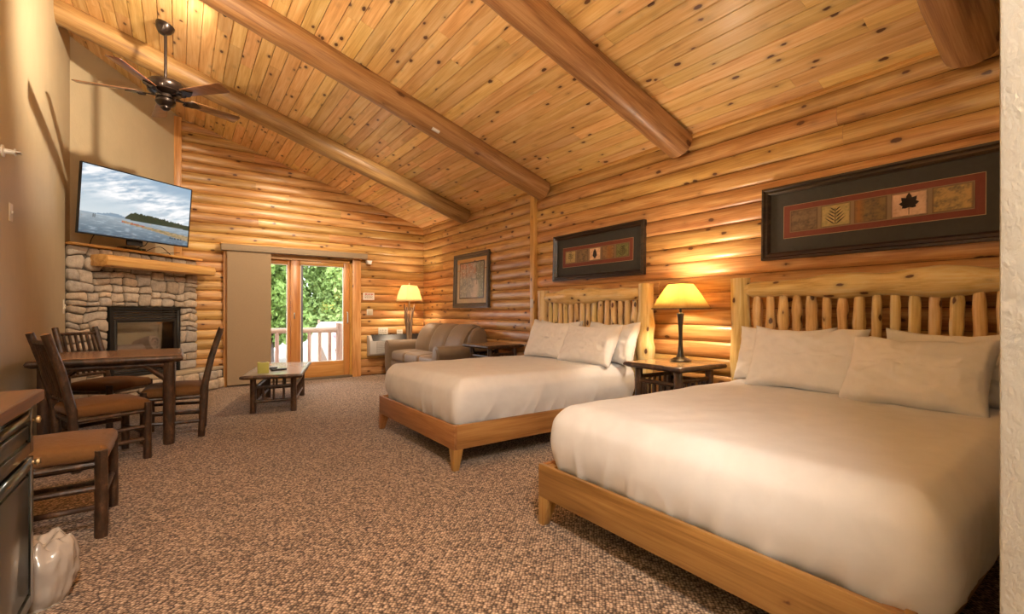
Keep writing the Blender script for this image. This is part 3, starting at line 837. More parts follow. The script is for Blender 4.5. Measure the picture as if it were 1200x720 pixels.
def make_bed(tagname, label, loc, width, nsp, seed, mw, moff):
    """local x: towards the headboard (wall), y across; foot of the frame at x=0"""
    rs = random.Random(seed)
    bed = thing('bed', label, 'bed', loc, 0, 'queen beds')
    W = width/2; L_ = 2.17
    z0, z1, th = .155, .335, .028
    for (nm, a) in (('foot_rail', (0, th, -W, W)),):
        box(nm, bedwood('y'), bed, a[0], a[1], a[2], a[3], z0, z1, bevel=.004)
    for sy in (-1, 1):
        y0, y1 = sorted((sy*W, sy*(W-th)))
        box('side_rail', bedwood('x'), bed, th, L_-.06, y0, y1, z0, z1, bevel=.004)
    for sy in (-1, 1):
        y_in = sy*(W-.075)
        poly_f = sorted((sy*W, y_in))
        # tapered corner leg
        ya, yb = sy*W, sy*(W-.08)
        v = []
        for z, k in ((0, .55), (z0, 1.0)):
            for px, py in ((0, 0), (.08*k, 0), (.08*k, 1), (0, 1)):
                v.append((px, ya+(yb-ya)*k*py, z))
        MB().add(v, [(0,1,2,3),(4,5,6,7),(0,1,5,4),(1,2,6,5),(2,3,7,6),(3,0,4,7)]).build('leg', bedwood('z'), bed, bevel=.003)
        box('corner_block', bedwood('z'), bed, th, .08, *sorted((sy*(W-th), sy*(W-.08))), z0, z1-.01)
    box('center_leg', bedwood('z'), bed, .35, .39, -.02, .02, 0, z0)
    box('center_leg', bedwood('z'), bed, 1.40, 1.44, -.02, .02, 0, z0)
    DK = plain('dark_slat_board', (.05, .035, .025), .8)
    for i in range(9): box('slat', DK, bed, .06+i*.225, .16+i*.225, -W+th+.002, W-th-.002, .215, .235)
    # headboard
    HX = L_+.0; PY = W+.015; PH = 1.46
    for sy in (-1, 1):
        mb = MB(); cedar_pole(mb, (HX, sy*PY, 0), (HX, sy*PY, PH), .072, 3, seed+sy+3, 16, 22, False); mb.build('headboard_post', cedar('z'), bed)
    mb = MB(); cedar_pole(mb, (HX, -PY+.05, 1.365), (HX, PY-.05, 1.365), .063, 9, seed+9, 16, 60); mb.build('top_rail', cedar('y'), bed)
    mb = MB(); cedar_pole(mb, (HX, -PY+.05, .55), (HX, PY-.05, .55), .055, 4, seed+10, 14, 30); mb.build('lower_rail', cedar('y'), bed)
    sp = (2*PY-.16)/(nsp+.2)
    for i in range(nsp):
        y = -PY+.08+sp*(i+.6)
        mb = MB(); cedar_pole(mb, (HX, y, .59), (HX, y, 1.325), .031*rs.uniform(.92, 1.1), 2, seed*31+i, 10, 18); mb.build('spindle', cedar('z'), bed)
    # mattress under its white sheet
    ml, mh = 2.03, .415
    def ridge(x, y, z): return 1-abs(noise.noise(Vector((x, y, z))))*2
    def fn(p):
        q = p.copy(); zz = p.z/mh
        low = sstep(.55, 0, zz); mid = math.sin(PI*min(1, max(0, zz)))
        top = sstep(.55, .95, zz)
        ex = sstep(.86, 1.0, -p.x*2/ml); ey = sstep(.82, 1.0, abs(p.y)*2/mw)
        edge = max(ex, ey)
        # softly folded sides: creases run down and fan out of the corners
        c1 = max(0, ridge(p.y*6.5+p.z*2.5+seed, p.z*1.6, 1))**4; c2 = max(0, ridge(p.x*6.0-p.z*3.0, p.z*1.6, seed))**4
        lump1 = noise.noise(Vector((p.y*2.4, p.z*2, seed))); lump2 = noise.noise(Vector((p.x*2.4, p.z*2, seed+2)))
        if ex: q.x += ex*(-.026*mid+.030*low-.020*c1*(low*.9+.18)-.014*lump1)
        if ey: q.y += math.copysign(1, p.y)*ey*(.026*mid-.030*low+.020*c2*(low*.9+.18)+.016*lump2)
        q.z += top*(.012*noise.noise(Vector((p.x*2.0+seed, p.y*2.0, 1)))+.005*noise.noise(Vector((p.x*5+p.y*3, p.y*8, seed)))-.028*edge**2)
        q.z += low*edge*(.022*noise.noise(Vector((p.x*3.0, p.y*3.0, seed+4)))+.010*noise.noise(Vector((p.x*9, p.y*9, seed+7))))
        return q
    me = rounded_box_mesh('mattress', ml, mw, mh, .085, (150, 130, 22), fn)
    mt = link('mattress', me, SHEET, bed, 60); mt.location = (.050+ml/2, moff, .250)
    return bed
BX = 1.63
B1Y, B1W = 1.215, 1.63
B2Y, B2W = 3.835, 1.585
bed1 = make_bed('near', 'large near bed with white linen and peeled cedar log headboard', (BX, B1Y, 0), B1W, 15, 3, 1.64, -.055)
bed2 = make_bed('far', 'bed nearer the sofa with white linen and peeled cedar log headboard', (BX+.015, B2Y, 0), B2W, 15, 8, 1.515, 0)

def pillow(label, loc, w, h, th, lean, yaw, seed, roll=0):
    """stands on its long edge: y along width, leaning back towards +x"""
    nx, ny = 46, 34; vs_, fs = [], []
    for side in (1, -1):
        for j in range(ny+1):
            for i in range(nx+1):
                u, v = 2*i/nx-1, 2*j/ny-1
                e = (max(0, 1-u*u)**.5*max(0, 1-v*v)**.5)
                z = th/2*(e**.62)
                z *= 1+.16*noise.noise(Vector((u*2.1+seed, v*2.1, side)))+.05*noise.noise(Vector((u*6, v*6, seed)))
                cr = .012*(1-2*abs(noise.noise(Vector((u*3.2+v*2, v*2.6-u*1.6, seed+side)))))**3*e**.35+.006*noise.noise(Vector((u*8, v*5, seed)))*e**.4
                x = w/2*u*(1-.075*(1-v*v)); y = h/2*v*(1-.10*(1-u*u))
                y += -.020*(1-u*u)*(v > 0)+.014*noise.noise(Vector((u*2.5, seed, v)))
                vs_.append((side*(z+.004)+cr*side, x, y+h/2))
    m = (nx+1)*(ny+1)
    for s in (0, 1):
        for j in range(ny):
            for i in range(nx):
                a = s*m+j*(nx+1)+i; fs.append((a, a+1, a+nx+2, a+nx+1))
    for i in range(nx):
        fs.append((i, i+1, m+i+1, m+i)); k = ny*(nx+1)+i; fs.append((k, k+1, m+k+1, m+k))
    for j in range(ny):
        a = j*(nx+1); fs.append((a, a+nx+1, m+a+nx+1, m+a)); a += nx; fs.append((a, a+nx+1, m+a+nx+1, m+a))
    t = thing('pillow', label, 'pillow', loc, yaw, 'white bed pillows')
    mb = MB(); mb.v = vs_; mb.f = fs
    o = mb.build('pillowcase', PILLOW, t, sharp=80)
    o.rotation_euler = (R(roll), R(lean), 0)
    return t
ZM = .655
pillow('white pillow at the back far corner of the near bed, mostly hidden', (3.54, 1.63, ZM), .66, .44, .17, 18, R(2), 1)
pillow('white pillow at the back of the near bed by the partition', (3.52, .70, ZM), .68, .45, .17, 20, R(-2), 2)
pillow('broad white front pillow of the near bed beside the table lamp', (3.33, 1.41, ZM-.005), .70, .47, .19, 25, R(3), 3)
pillow('plump white front pillow of the near bed nearest the partition', (3.20, .815, ZM-.005), .66, .45, .21, 32, R(-4), 4)
pillow('white pillow at the back of the far bed beside the nightstand', (3.55, 3.33, ZM), .70, .45, .17, 18, R(-3), 5)
pillow('white pillow at the back of the far bed, hidden behind the creased one', (3.56, 4.16, ZM), .70, .45, .16, 18, R(2), 6)
pillow('creased white front pillow of the far bed near the wall post', (3.37, 4.07, ZM-.005), .72, .47, .18, 22, R(6), 7, 2)
pillow('white front pillow in the middle of the far bed', (3.30, 3.42, ZM-.005), .70, .45, .20, 28, R(2), 8)

# ================================================================== HICKORY FURNITURE
def slab_top(w, d, z, th, mat_top, par, seed, name='tabletop', ov=.0):
    """plank top with a rounded bark edge, x by w, y by d"""
    def ring(k, zz):
        P = []
        n = 14
        for (ax, ay, bx_, by_) in ((-w/2, -d/2, w/2, -d/2), (w/2, -d/2, w/2, d/2), (w/2, d/2, -w/2, d/2), (-w/2, d/2, -w/2, -d/2)):
            for i in range(n):
                t = i/n; x, y = ax+(bx_-ax)*t, ay+(by_-ay)*t
                wob = .010*noise.noise(Vector((x*5+seed, y*5, 0)))
                kk = k+wob
                x2 = max(-w/2, min(w/2, x)); 
                nx_, ny_ = (x/(w/2)), (y/(d/2))
                P.append((x+kk*(nx_ if abs(nx_) > .999 else 0), y+kk*(ny_ if abs(ny_) > .999 else 0), zz))
        return P
    n = 56
    mb = MB()
    layers = [ring(-.02, z-th), ring(.008, z-th*.75), ring(.014, z-th*.45), ring(.004, z-th*.12), ring(-.012, z-.002)]
    v = sum(layers, [])
    fs = [(l*n+i, l*n+(i+1) % n, (l+1)*n+(i+1) % n, (l+1)*n+i) for l in range(4) for i in range(n)] + [tuple(range(n-1, -1, -1))]
    mb.add(v, fs + [tuple(range(4*n, 5*n))])
    e = mb.build('bark_edge', BARK, par, sharp=60)
    mb = MB(); r2 = ring(-.014, z-.002); r3 = ring(-.016, z)
    mb.add(r2+r3, [(i, (i+1) % n, n+(i+1) % n, n+i) for i in range(n)]+[tuple(range(n, 2*n)), tuple(range(n-1, -1, -1))])
    return mb.build(name, mat_top, par)
TOPW = tablewood('y')
def end_table(name, label, loc, w, d, h, rz, lz=(.52, .14), nsp=(5, 4), top=TOPW):
    t = thing(name, label, 'table', loc, rz)
    slab_top(w, d, h, .05, top, t, loc[1])
    lx, ly = w/2-.09, d/2-.09
    for sx in (-1, 1):
        for sy in (-1, 1):
            MB().pole((sx*lx, sy*ly, 0), (sx*lx, sy*ly, h-.045), .034, 10, .10).build('leg', BARK, t)
    for z in lz:
        for s in (-1, 1):
            MB().pole((-lx-.02, s*ly, z), (lx+.02, s*ly, z), .019, 8, .12).build('rail', BARK, t)
            MB().pole((s*lx, -ly-.02, z-.03), (s*lx, ly+.02, z-.03), .019, 8, .12).build('rail', BARK, t)
    for s in (-1, 1):
        for i in range(nsp[0]):
            x = -lx+2*lx*(i+1)/(nsp[0]+1)
            MB().pole((x, s*ly, lz[1]+.01), (x, s*ly, lz[0]-.01), .0135, 7, .12).build('spindle', BARK, t)
        for i in range(nsp[1]):
            y = -ly+2*ly*(i+1)/(nsp[1]+1)
            MB().pole((s*lx, y, lz[1]-.02), (s*lx, y, lz[0]-.04), .0135, 7, .12).build('spindle', BARK, t)
    return t
end_table('nightstand', 'bark-edged hickory log nightstand between the two beds under a lit lamp', (3.57, 2.53, 0), .60, .60, .735, R(-3), (.60, .16))
end_table('end_table', 'bark-edged hickory log end table between the sofa and the far bed', (3.60, 5.50, 0), .60, .62, .735, R(2), (.60, .16))

# coffee table
ctb = thing('coffee_table', 'low hickory log coffee table with a top greyed by door reflection before the patio door', 'table', (1.05, 6.63, 0), R(-16))
CTOP = plain('reflection_grey_wood', (.42, .37, .32), .25, coat=.4, var=.15, vscale=5)  # grey tone paints in the patio door reflection on the top
slab_top(.62, 1.42, .46, .05, CTOP, ctb, 4)
lx, ly = .215, .545
for sx in (-1, 1):
    for sy in (-1, 1): MB().pole((sx*lx, sy*ly, 0), (sx*lx, sy*ly, .415), .034, 10, .10).build('leg', BARK, ctb)
for s in (-1, 1):
    for z in (.13, .30):
        MB().pole((-lx, s*ly, z), (lx, s*ly, z+.01), .018, 8, .12).build('rail', BARK, ctb)
        MB().pole((s*lx, -ly, z-.02), (s*lx, ly, z-.02), .018, 8, .12).build('rail', BARK, ctb)
    for i in range(3):
        x = -lx+2*lx*(i+1)/4
        MB().pole((x, s*ly, .14), (x, s*ly, .295), .013, 7, .12).build('spindle', BARK, ctb)
        if i: MB().pole((x, s*ly, .31), (x, s*ly, .42), .013, 7, .12).build('spindle', BARK, ctb)
    for i in range(8):
        y = -ly+2*ly*(i+1)/9
        MB().pole((s*lx, y, .12), (s*lx, y, .275), .012, 7, .12).build('spindle', BARK, ctb)
def on_ct(x, y, z=.4605):
    a = R(-16); return (1.05+x*math.cos(a)-y*math.sin(a), 6.63+x*math.sin(a)+y*math.cos(a), z)
tb = thing('tissue_box', 'yellow-green cube tissue box on the coffee table', 'tissue box', on_ct(-.12, -.48), R(-4))
box('carton', plain('olive_yellow_card', (.42, .40, .09), .6), tb, -.058, .058, -.058, .058, 0, .125, bevel=.002)
box('white_side', plain('white_card_side', (.7, .7, .72), .6), tb, .058, .0595, -.055, .055, .003, .122)
box('blue_mark', plain('blue_print', (.15, .18, .40), .6), tb, .0595, .060, -.02, .02, .035, .06)
MB().lathe([(.035, 0), (.035, .001), (.0, .001)], 16, (0, 0, .1255)).build('opening', BLACK_PLASTIC, tb)
def remote(label, loc, rz, l=.17, w=.05):
    t = thing('remote_control', label, 'remote', loc, rz)
    box('case', BLACK_PLASTIC, t, -l/2, l/2, -w/2, w/2, 0, .02, bevel=.005)
    bt = plain('grey_buttons', (.30, .30, .32), .5)
    for i in range(6):
        for j in range(3): box('button', bt, t, -l*.38+i*l*.13, -l*.38+i*l*.13+.010, -w*.3+j*w*.24, -w*.3+j*w*.24+.007, .02, .0225)
remote('flat black remote control in the middle of the coffee table', on_ct(.02, -.28), R(10), .18)
remote('black remote control resting behind the tissue box', on_ct(-.12, -.10), R(6), .20, .055)

# dining table
dt = thing('dining_table', 'hickory log dining table with glossy plank top against the tan wall', 'table', (-.48, 5.58, 0), 0)
slab_top(.98, .94, .80, .065, wood('honey_plank', (.36, .17, .055), (.54, .28, .095), (.64, .37, .15), 'x', knots=0, tint=.05, rough=.2, coat=.7), dt, 9)
for sx in (-1, 1):
    for sy in (-1, 1):
        MB().pole((sx*.40, sy*.40, 0), (sx*.40, sy*.40, .74), .044, 12, .10).build('leg', BARK, dt)
        MB().pole((sx*.38, sy*.40, .58), (sx*.20, sy*.40, .745), .024, 8, .12).build('brace', BARK, dt)
    MB().pole((sx*.40, -.40, .70), (sx*.40, .40, .70), .026, 8, .10).build('apron_pole', BARK, dt)
for s in (-1, 1): MB().pole((-.40, s*.40, .715), (.40, s*.40, .715), .026, 8, .10).build('apron_pole', BARK, dt)

VELVET = cloth_mat('rust_brown_velvet', (.185, .082, .024), .8, .25, 40, .1)
def make_chair(label, loc, rz, seed, stripes=6):
    """local +x is the front"""
    random.seed(seed)
    t = thing('hickory_chair', label, 'chair', loc, rz, 'hickory dining chairs')
    w, f, bk = .24, .23, -.22
    for s in (-1, 1):
        MB().pole((f, s*w, 0), (f, s*w, .455), .029, 10, .12).build('front_leg', BARK, t)
        l = MB().tube([(bk+.02, s*w*.94, 0), (bk+.01, s*w*.94, .22), (bk, s*w*.92, .45), (bk-.06, s*w*.90, .75), (bk-.14, s*w*.88, 1.02)], [.030, .030, .030, .029, .027], 10, .12, seed).build('back_post', BARK, t)
        MB().lathe([(.024, 0), (.018, .006), (.0, .008)], 10, (bk-.14, s*w*.88, 1.02)).build('post_end', CUTEND, l)
        for z in (.16, .26, .385):
            MB().pole((bk+.01, s*w*.94, z-.01), (f, s*w, z), .016, 8, .14).build('side_stretcher', BARK, t)
    for z in (.20, .385): MB().pole((f, -w, z), (f, w, z), .016, 8, .14).build('front_stretcher', BARK, t)
    for z in (.18, .37): MB().pole((bk+.01, -w*.94, z), (bk+.01, w*.94, z), .016, 8, .14).build('back_stretcher', BARK, t)
    for z, x in ((.53, bk-.018), (.955, bk-.118)):
        MB().pole((x, -w*.9, z), (x, w*.9, z), .017, 8, .14).build('back_rail', BARK, t)
    for i in range(stripes):
        y = -w*.9+1.8*w*(i+1)/(stripes+1)
        MB().pole((bk-.018, y, .53), (bk-.118, y, .955), .0135, 8, .14).build('back_spindle', BARK, t)
    def fn(p):
        q = p.copy(); k = (p.x+.24)/.48
        q.y *= .92+.10*k
        rx = (p.x/.24)**2; ry = (p.y/.25)**2
        q.z += (.030*(1-min(1, rx))*(1-min(1, ry)) if p.z > .05 else 0)
        q.z += .004*noise.noise(Vector((p.x*9, p.y*9, seed)))
        return q
    me = rounded_box_mesh('seat_cushion', .49, .50, .085, .040, (18, 18, 6), fn)
    o = link('seat_cushion', me, VELVET, t, 70); o.location = (.015, 0, .392)
    return t
yawA = R(21)
fA = Vector((math.cos(yawA), math.sin(yawA)))
cA = Vector((-.30, 5.0))-fA*.23
make_chair('hickory chair in front of the dining table, seen from behind, rust velvet seat', (cA.x, cA.y, 0), yawA, 21)
make_chair('nearest hickory chair, rust velvet seat beside the kitchen counter', (-.337-.23, 3.485, 0), 0, 22)
make_chair('hickory chair beyond the dining table with its back toward the fireplace wall', (-.60, 6.36, 0), R(-38), 23)
make_chair('hickory chair at the right end of the dining table, seen side-on', (-.02, 5.55, 0), PI-R(4), 24)
random.seed(77)

# ================================================================== SOFA (faces -x, along the right wall)
SOFA = cloth_mat('taupe_microfiber', (.205, .138, .085), .5, .15, 7, .15)
sf = thing('sofa', 'taupe brown three-cushion sofa against the log wall under a framed painting', 'sofa', (3.0, 7.08, 0))
SL = 1.06   # half length
box('base', SOFA, sf, .05, .86, -SL+.10, SL-.10, .10, .33, bevel=.02)
for s in (-1, 1):
    cy = s*(SL-.10)
    prof = []
    for i in range(17):
        a = R(-30+240*i/16)
        prof.append((cy+.115*math.cos(a)*1.0+s*.015, .575+.105*math.sin(a)))
    prof += [(cy-.075, .11), (cy+.085, .11)]
    MB().prism(prof, .0, .88, 'x').build('arm', SOFA, sf, bevel=.012, sharp=50)
    fr = [(cy+(y-cy)*.72, .40+(z-.40)*.88) for y, z in prof]
    MB().prism(fr, -.012, .002, 'x').build('arm_panel', SOFA, sf, bevel=.006, sharp=50)
cw = (2*SL-.42)/3
for i in range(3):
    yc = -SL+.21+cw*(i+.5)
    me = rounded_box_mesh('seat_cushion', .62, cw-.006, .17, .05, (14, 14, 6), lambda p: p+Vector((0, 0, .02*(1-(p.x/.31)**2)*(p.z > .1))))
    o = link('seat_cushion', me, SOFA, sf, 60); o.location = (.34, yc, .325)
    # back cushion: curved side profile swept along y, softly bulged in the middle
    prof = [(.50, .42), (.47, .50), (.48, .62), (.53, .76), (.60, .88), (.68, .955), (.77, .985), (.86, .96), (.90, .88), (.90, .42)]
    ny = 12; v = []; n = len(prof)
    for j in range(ny+1):
        t = 2*j/ny-1
        k = (1-t**8)**.5 if abs(t) < 1 else 0
        k = .90+.10*k
        for x, z in prof:
            v.append((.70+(x-.70)*k-(.018*(1-t*t) if x < .7 else 0), yc+t*(cw/2-.003), .65+(z-.65)*k))
    fs = [(j*n+a, j*n+(a+1) % n, (j+1)*n+(a+1) % n, (j+1)*n+a) for j in range(ny) for a in range(n)]+[tuple(range(n)), tuple(range(ny*n, ny*n+n))]
    MB().add(v, fs).build('back_cushion', SOFA, sf, sharp=50)
for s in (-1, 1):
    for x in (.06, .80): box('foot', BARK, sf, x, x+.06, *sorted((s*(SL-.16), s*(SL-.22))), 0, .11, bevel=.004)
# rounded sofa back ends outside the cushions
for s in (-1, 1):
    MB().prism([(.56, .60), (.60, .80), (.68, .91), (.77, .95), (.86, .92), (.90, .80), (.90, .11), (.70, .11)], *sorted((s*(SL-.21), s*(SL-.10))), 'y').build('back_wing', SOFA, sf, bevel=.03, sharp=50)

# ================================================================== LAMPS
def point(name, loc, watt, col, parent, r=.03):
    l = bpy.data.lights.new(name, 'POINT'); l.energy = watt; l.color = col; l.shadow_soft_size = r
    o = bpy.data.objects.new(name, l); C.objects.link(o); o.location = loc; o.parent = parent
    return o
def shade(mb, b0, b1, t0, t1, z0, z1, cut, steps=6, curve=0):
    """rectangular bell shade with clipped corners; half sizes b0,b1 at the bottom, t0,t1 at the top"""
    v = []; 
    for k in range(steps+1):
        t = k/steps; q = t-curve*math.sin(PI*t)
        a, b = b0+(t0-b0)*q, b1+(t1-b1)*q; c = cut*(1-.5*t)
        for x, y in ((a-c, -b), (a, -b+c), (a, b-c), (a-c, b), (-a+c, b), (-a, b-c), (-a, -b+c), (-a+c, -b)): v.append((x, y, z0+(z1-z0)*t))
    fs = [(k*8+i, k*8+(i+1) % 8, (k+1)*8+(i+1) % 8, (k+1)*8+i) for k in range(steps) for i in range(8)]
    o = len(mb.v); mb.add(v, fs); return mb
tl = thing('table_lamp', 'lit table lamp with yellow shade and slim black base on the nightstand', 'lamp', (3.68, 2.535, .7355), R(-8))
MB().lathe([(0, 0), (.092, 0), (.094, .012), (.075, .025), (.040, .040), (.026, .07), (.020, .14), (.017, .22), (.020, .32), (.028, .40), (.033, .425), (.030, .435), (.010, .44), (.010, .50), (0, .50)], 24).build('base', plain('black_bronze', (.015, .013, .012), .3, coat=.5), tl)
sh = shade(MB(), .20, .20, .085, .085, .475, .70, .045, 4, .04)
so = sh.build('shade', shade_mat('yellow_parchment', (.86, .64, .27), .50), tl, sharp=20)
md = so.modifiers.new('wall', 'SOLIDIFY'); md.thickness = .003
for z, k in ((.475, .20), (.70, .085)):
    c = .045 if k > .15 else .0225
    P = [(k-c, -k), (k, -k+c), (k, k-c), (k-c, k), (-k+c, k), (-k, k-c), (-k, -k+c), (-k+c, -k), (k-c, -k)]
    MB().tube([(x, y, z) for x, y in P], .004, 6).build('shade_rim', plain('dark_trim', (.04, .025, .015), .6), so)
MB().lathe([(0, 0), (.012, .01), (.026, .05), (.028, .075), (.018, .10), (0, .108)], 14, (0, 0, .50)).build('bulb', plain('bulb_glass', (.9, .85, .75), .4), tl)
point('lamp_light', (0, 0, .655), W_TABLE, WARM, tl, .035)

fl = thing('floor_lamp', 'lit floor lamp with cream bell shade on a branch stand in the corner', 'lamp', (3.50, 8.22, 0), R(20))
MB().lathe([(0, 0), (.16, 0), (.165, .02), (.13, .04), (.05, .055), (0, .06)], 24).build('base', BARK, fl)
BRN = wood('driftwood', (.10, .06, .035), (.22, .14, .085), (.36, .25, .16), 'z', knots=0, tint=.1, rough=.6)
for k in range(4):
    a = k*PI/2+.5; P = [(.03*math.cos(a+q*.22), .03*math.sin(a+q*.22), .04+q*.12) for q in range(7)]
    P += [(.035*math.cos(a+1.5)+.02*(k-1.5), .04*math.sin(a+1.5), 1.0), (.07*(k-1.5), .03*math.sin(a), 1.33 if k in (0, 3) else 1.27)]
    MB().tube(P, [.034, .033, .032, .030, .029, .028, .027, .024, .012], 9, .15, k*2.2).build('branch', BRN, fl)
MB().tube([(0, 0, .9), (0, 0, 1.68)], .010, 8).build('rod', CHROME, fl)
sh = shade(MB(), .20, .20, .115, .115, 1.38, 1.68, .06, 6, .10)
so = sh.build('shade', shade_mat('cream_linen', (.88, .70, .44), .55), fl, sharp=20)
md = so.modifiers.new('wall', 'SOLIDIFY'); md.thickness = .003
MB().lathe([(0, 0), (.008, .0), (.006, .02), (.014, .035), (0, .05)], 10, (0, 0, 1.68)).build('finial', CHROME, fl)
point('lamp_light', (0, 0, 1.55), W_FLOOR, WARM, fl, .035)

# unseen bowl uplights: first read off wall glow, rest added fill, like kitchen light
def sconce(label, loc, nrm, watt):
    t = thing('wall_sconce', label, 'sconce', loc, math.atan2(nrm[1], nrm[0]), 'bowl uplights on the plaster walls')
    MB().lathe([(0, -.09), (.06, -.075), (.11, -.03), (.13, .03), (.124, .03), (.105, -.025), (.055, -.066), (0, -.08)], 24, (.15, 0, 0)).build('bowl', plain('bronze_bowl', (.10, .06, .03), .5), t)
    box('wall_plate', BRONZE, t, 0, .02, -.05, .05, -.10, .06, bevel=.004)
    point('lamp_light', (.15, 0, -.01), watt, WARM, t, .06)
sconce('bronze bowl uplight on the tan wall before the dining table', (XL, 3.45, 2.30), (1, 0), W_SCONCE)
sconce('unseen bronze bowl fill uplight added on the tan wall above the kitchen counter', (XL, 1.3, 2.25), (1, 0), W_SCONCE*1.4)  # added out of view to brighten the ceiling
sconce('unseen bronze bowl fill uplight added on the end wall of the kitchen', (.3, -2.6, 2.25), (0, 1), W_SCONCE*1.2)  # added behind the camera as general fill
def beam_spot(label, x, by, watt, aim, cone):
    ez = Vector((ST, 0, CT)); base = Vector((x, by, ceilz(x)))-ez*.085
    t = thing('beam_spotlight', label, 'spotlight', base+Vector((0, .13, -.02)), 0, 'spotlights clamped behind the beams')
    box('clamp', DARK_METAL, t, -.03, .03, -.02, .05, -.02, .02)
    p = Vector((0, .08, 0)); d = Vector(aim).normalized()
    Mq = Matrix.Translation(p) @ d.to_track_quat('Z', 'Y').to_matrix().to_4x4()
    mb = MB().lathe([(0, -.05), (.022, -.045), (.030, 0), (.030, .015), (.026, .015), (.024, .0), (0, -.01)], 14)
    mb.v = [tuple(Mq @ Vector(v)) for v in mb.v]; mb.build('lamp_head', DARK_METAL, t)
    l = bpy.data.lights.new('spot', 'SPOT'); l.energy = watt; l.color = WARM; l.spot_size = R(cone); l.spot_blend = 1; l.shadow_soft_size = .03
    o = bpy.data.objects.new('spot', l); C.objects.link(o); o.parent = t
    o.location = p+d*.03; o.rotation_euler = (-d).to_track_quat('Z', 'Y').to_euler()
beam_spot('small black spotlight behind the second beam aimed at the fireplace corner', .36, 4.76, W_SPOT*3.0, (-.60, .72, -.22), 100)
beam_spot('small black fill spotlight added behind the second beam and aimed at the patio door wall', 2.2, 4.76, W_SPOT*3.0, (-.1, .74, -.60), 105)  # added to brighten the back wall, sofa and carpet
beam_spot('small black fill spotlight added behind the beam nearest the patio door', 1.5, 6.81, W_SPOT*1.3, (0, .62, -.78), 115)  # added to brighten the door wall and the floor before it
kl = thing('kitchen_fill_light', 'long white kitchen fill light added behind the viewpoint', 'light', (0.05, -.9, 3.55))  # unseen fixture added as soft fill from behind the camera
box('housing', plain('white_mount', (.8, .8, .8), .5), kl, -.22, .22, -.65, .65, 0, .08, bevel=.01)
for sy in (-.45, .45): MB().tube([(0, sy, .08), (0, sy, ceilz(.05)-3.55)], .008, 8).build('hanger', CHROME, kl)
l = bpy.data.lights.new('lamp_light', 'AREA'); l.shape = 'RECTANGLE'; l.size = .4; l.size_y = 1.25; l.energy = W_KITCHEN_FILL; l.color = (1, .93, .83)
o = bpy.data.objects.new('lamp_light', l); C.objects.link(o); o.parent = kl; o.location = (0, 0, -.005)

# ================================================================== FRAMED PICTURES (right wall)
XP = XR-LOGD-.004
def frame(par, w, h, fw, depth, mat, x0=0.0, name='frame_bar'):
    """mitred moulding standing out towards -x"""
    prof = [(0, 0), (-depth, .0), (-depth*1.05, fw*.25), (-depth*.75, fw*.42), (-depth*.85, fw*.7), (-depth*.45, fw*.95), (0, fw)]
    for (ax, ay, bx_, by_) in ((-w/2, 0, w/2, 0), (w/2, 0, w/2, h), (w/2, h, -w/2, h), (-w/2, h, -w/2, 0)):
        A, B = Vector((ax, ay)), Vector((bx_, by_)); t = (B-A).normalized(); nn = Vector((-t.y, t.x))
        v = []
        for E, sg_ in ((A, 1), (B, -1)):
            for d, s in prof:
                p = E+t*sg_*s+nn*s; v.append((x0+d, p.x, p.y))
        n = len(prof)
        MB().add(v, [(i, (i+1) % n, n+(i+1) % n, n+i) for i in range(n)]+[tuple(range(n)), tuple(range(n, 2*n))]).build(name, mat, par, sharp=25)
FRM = wood('dark_frame_wood', (.012, .007, .004), (.032, .017, .009), (.085, .042, .018), 'y', knots=0, tint=.05, rough=.38, coat=.3, grain=.8)
MATB = plain('charcoal_mat', (.045, .042, .036), .8, var=.2, vscale=30)
MATR = plain('brick_red_mat', (.19, .045, .028), .8, var=.15, vscale=40)
GOLD = plain('gold_fillet', (.42, .30, .15), .5)
PRINT = print_mat('botanical_print')
LEAF = plain('leaf_print_brown', (.028, .016, .011), .8)
LEAFG = plain('leaf_print_olive', (.055, .055, .025), .8)
def leaf_blade(mb, x, a, ln, wd, y, z):
    c, s = math.cos(a), math.sin(a)
    P = [(0, 0), (ln*.3, wd), (ln*.7, wd*.7), (ln, 0), (ln*.7, -wd*.7), (ln*.3, -wd)]
    mb.prism([(y+p*c-q*s, z+p*s+q*c) for p, q in P], x, x-.0015, 'x')
def tile_fn(base, dark, seed, hot=None):
    def f(s, t):
        n = fbm(s*4+seed, t*4, seed)*.6+fbm(s*13, t*13, seed+3)*.5
        c = mixc(base, dark, .22+n); c = tuple(x*1.18 for x in c)
        e = min(s, 1-s, t, 1-t)
        c = mixc((.35, .25, .15), c, sstep(0, .06, e+.02*n))
        if hot: c = mixc(c, hot[0], max(0, 1-abs(s-hot[1])/hot[2])*.8)
        return c
    return f
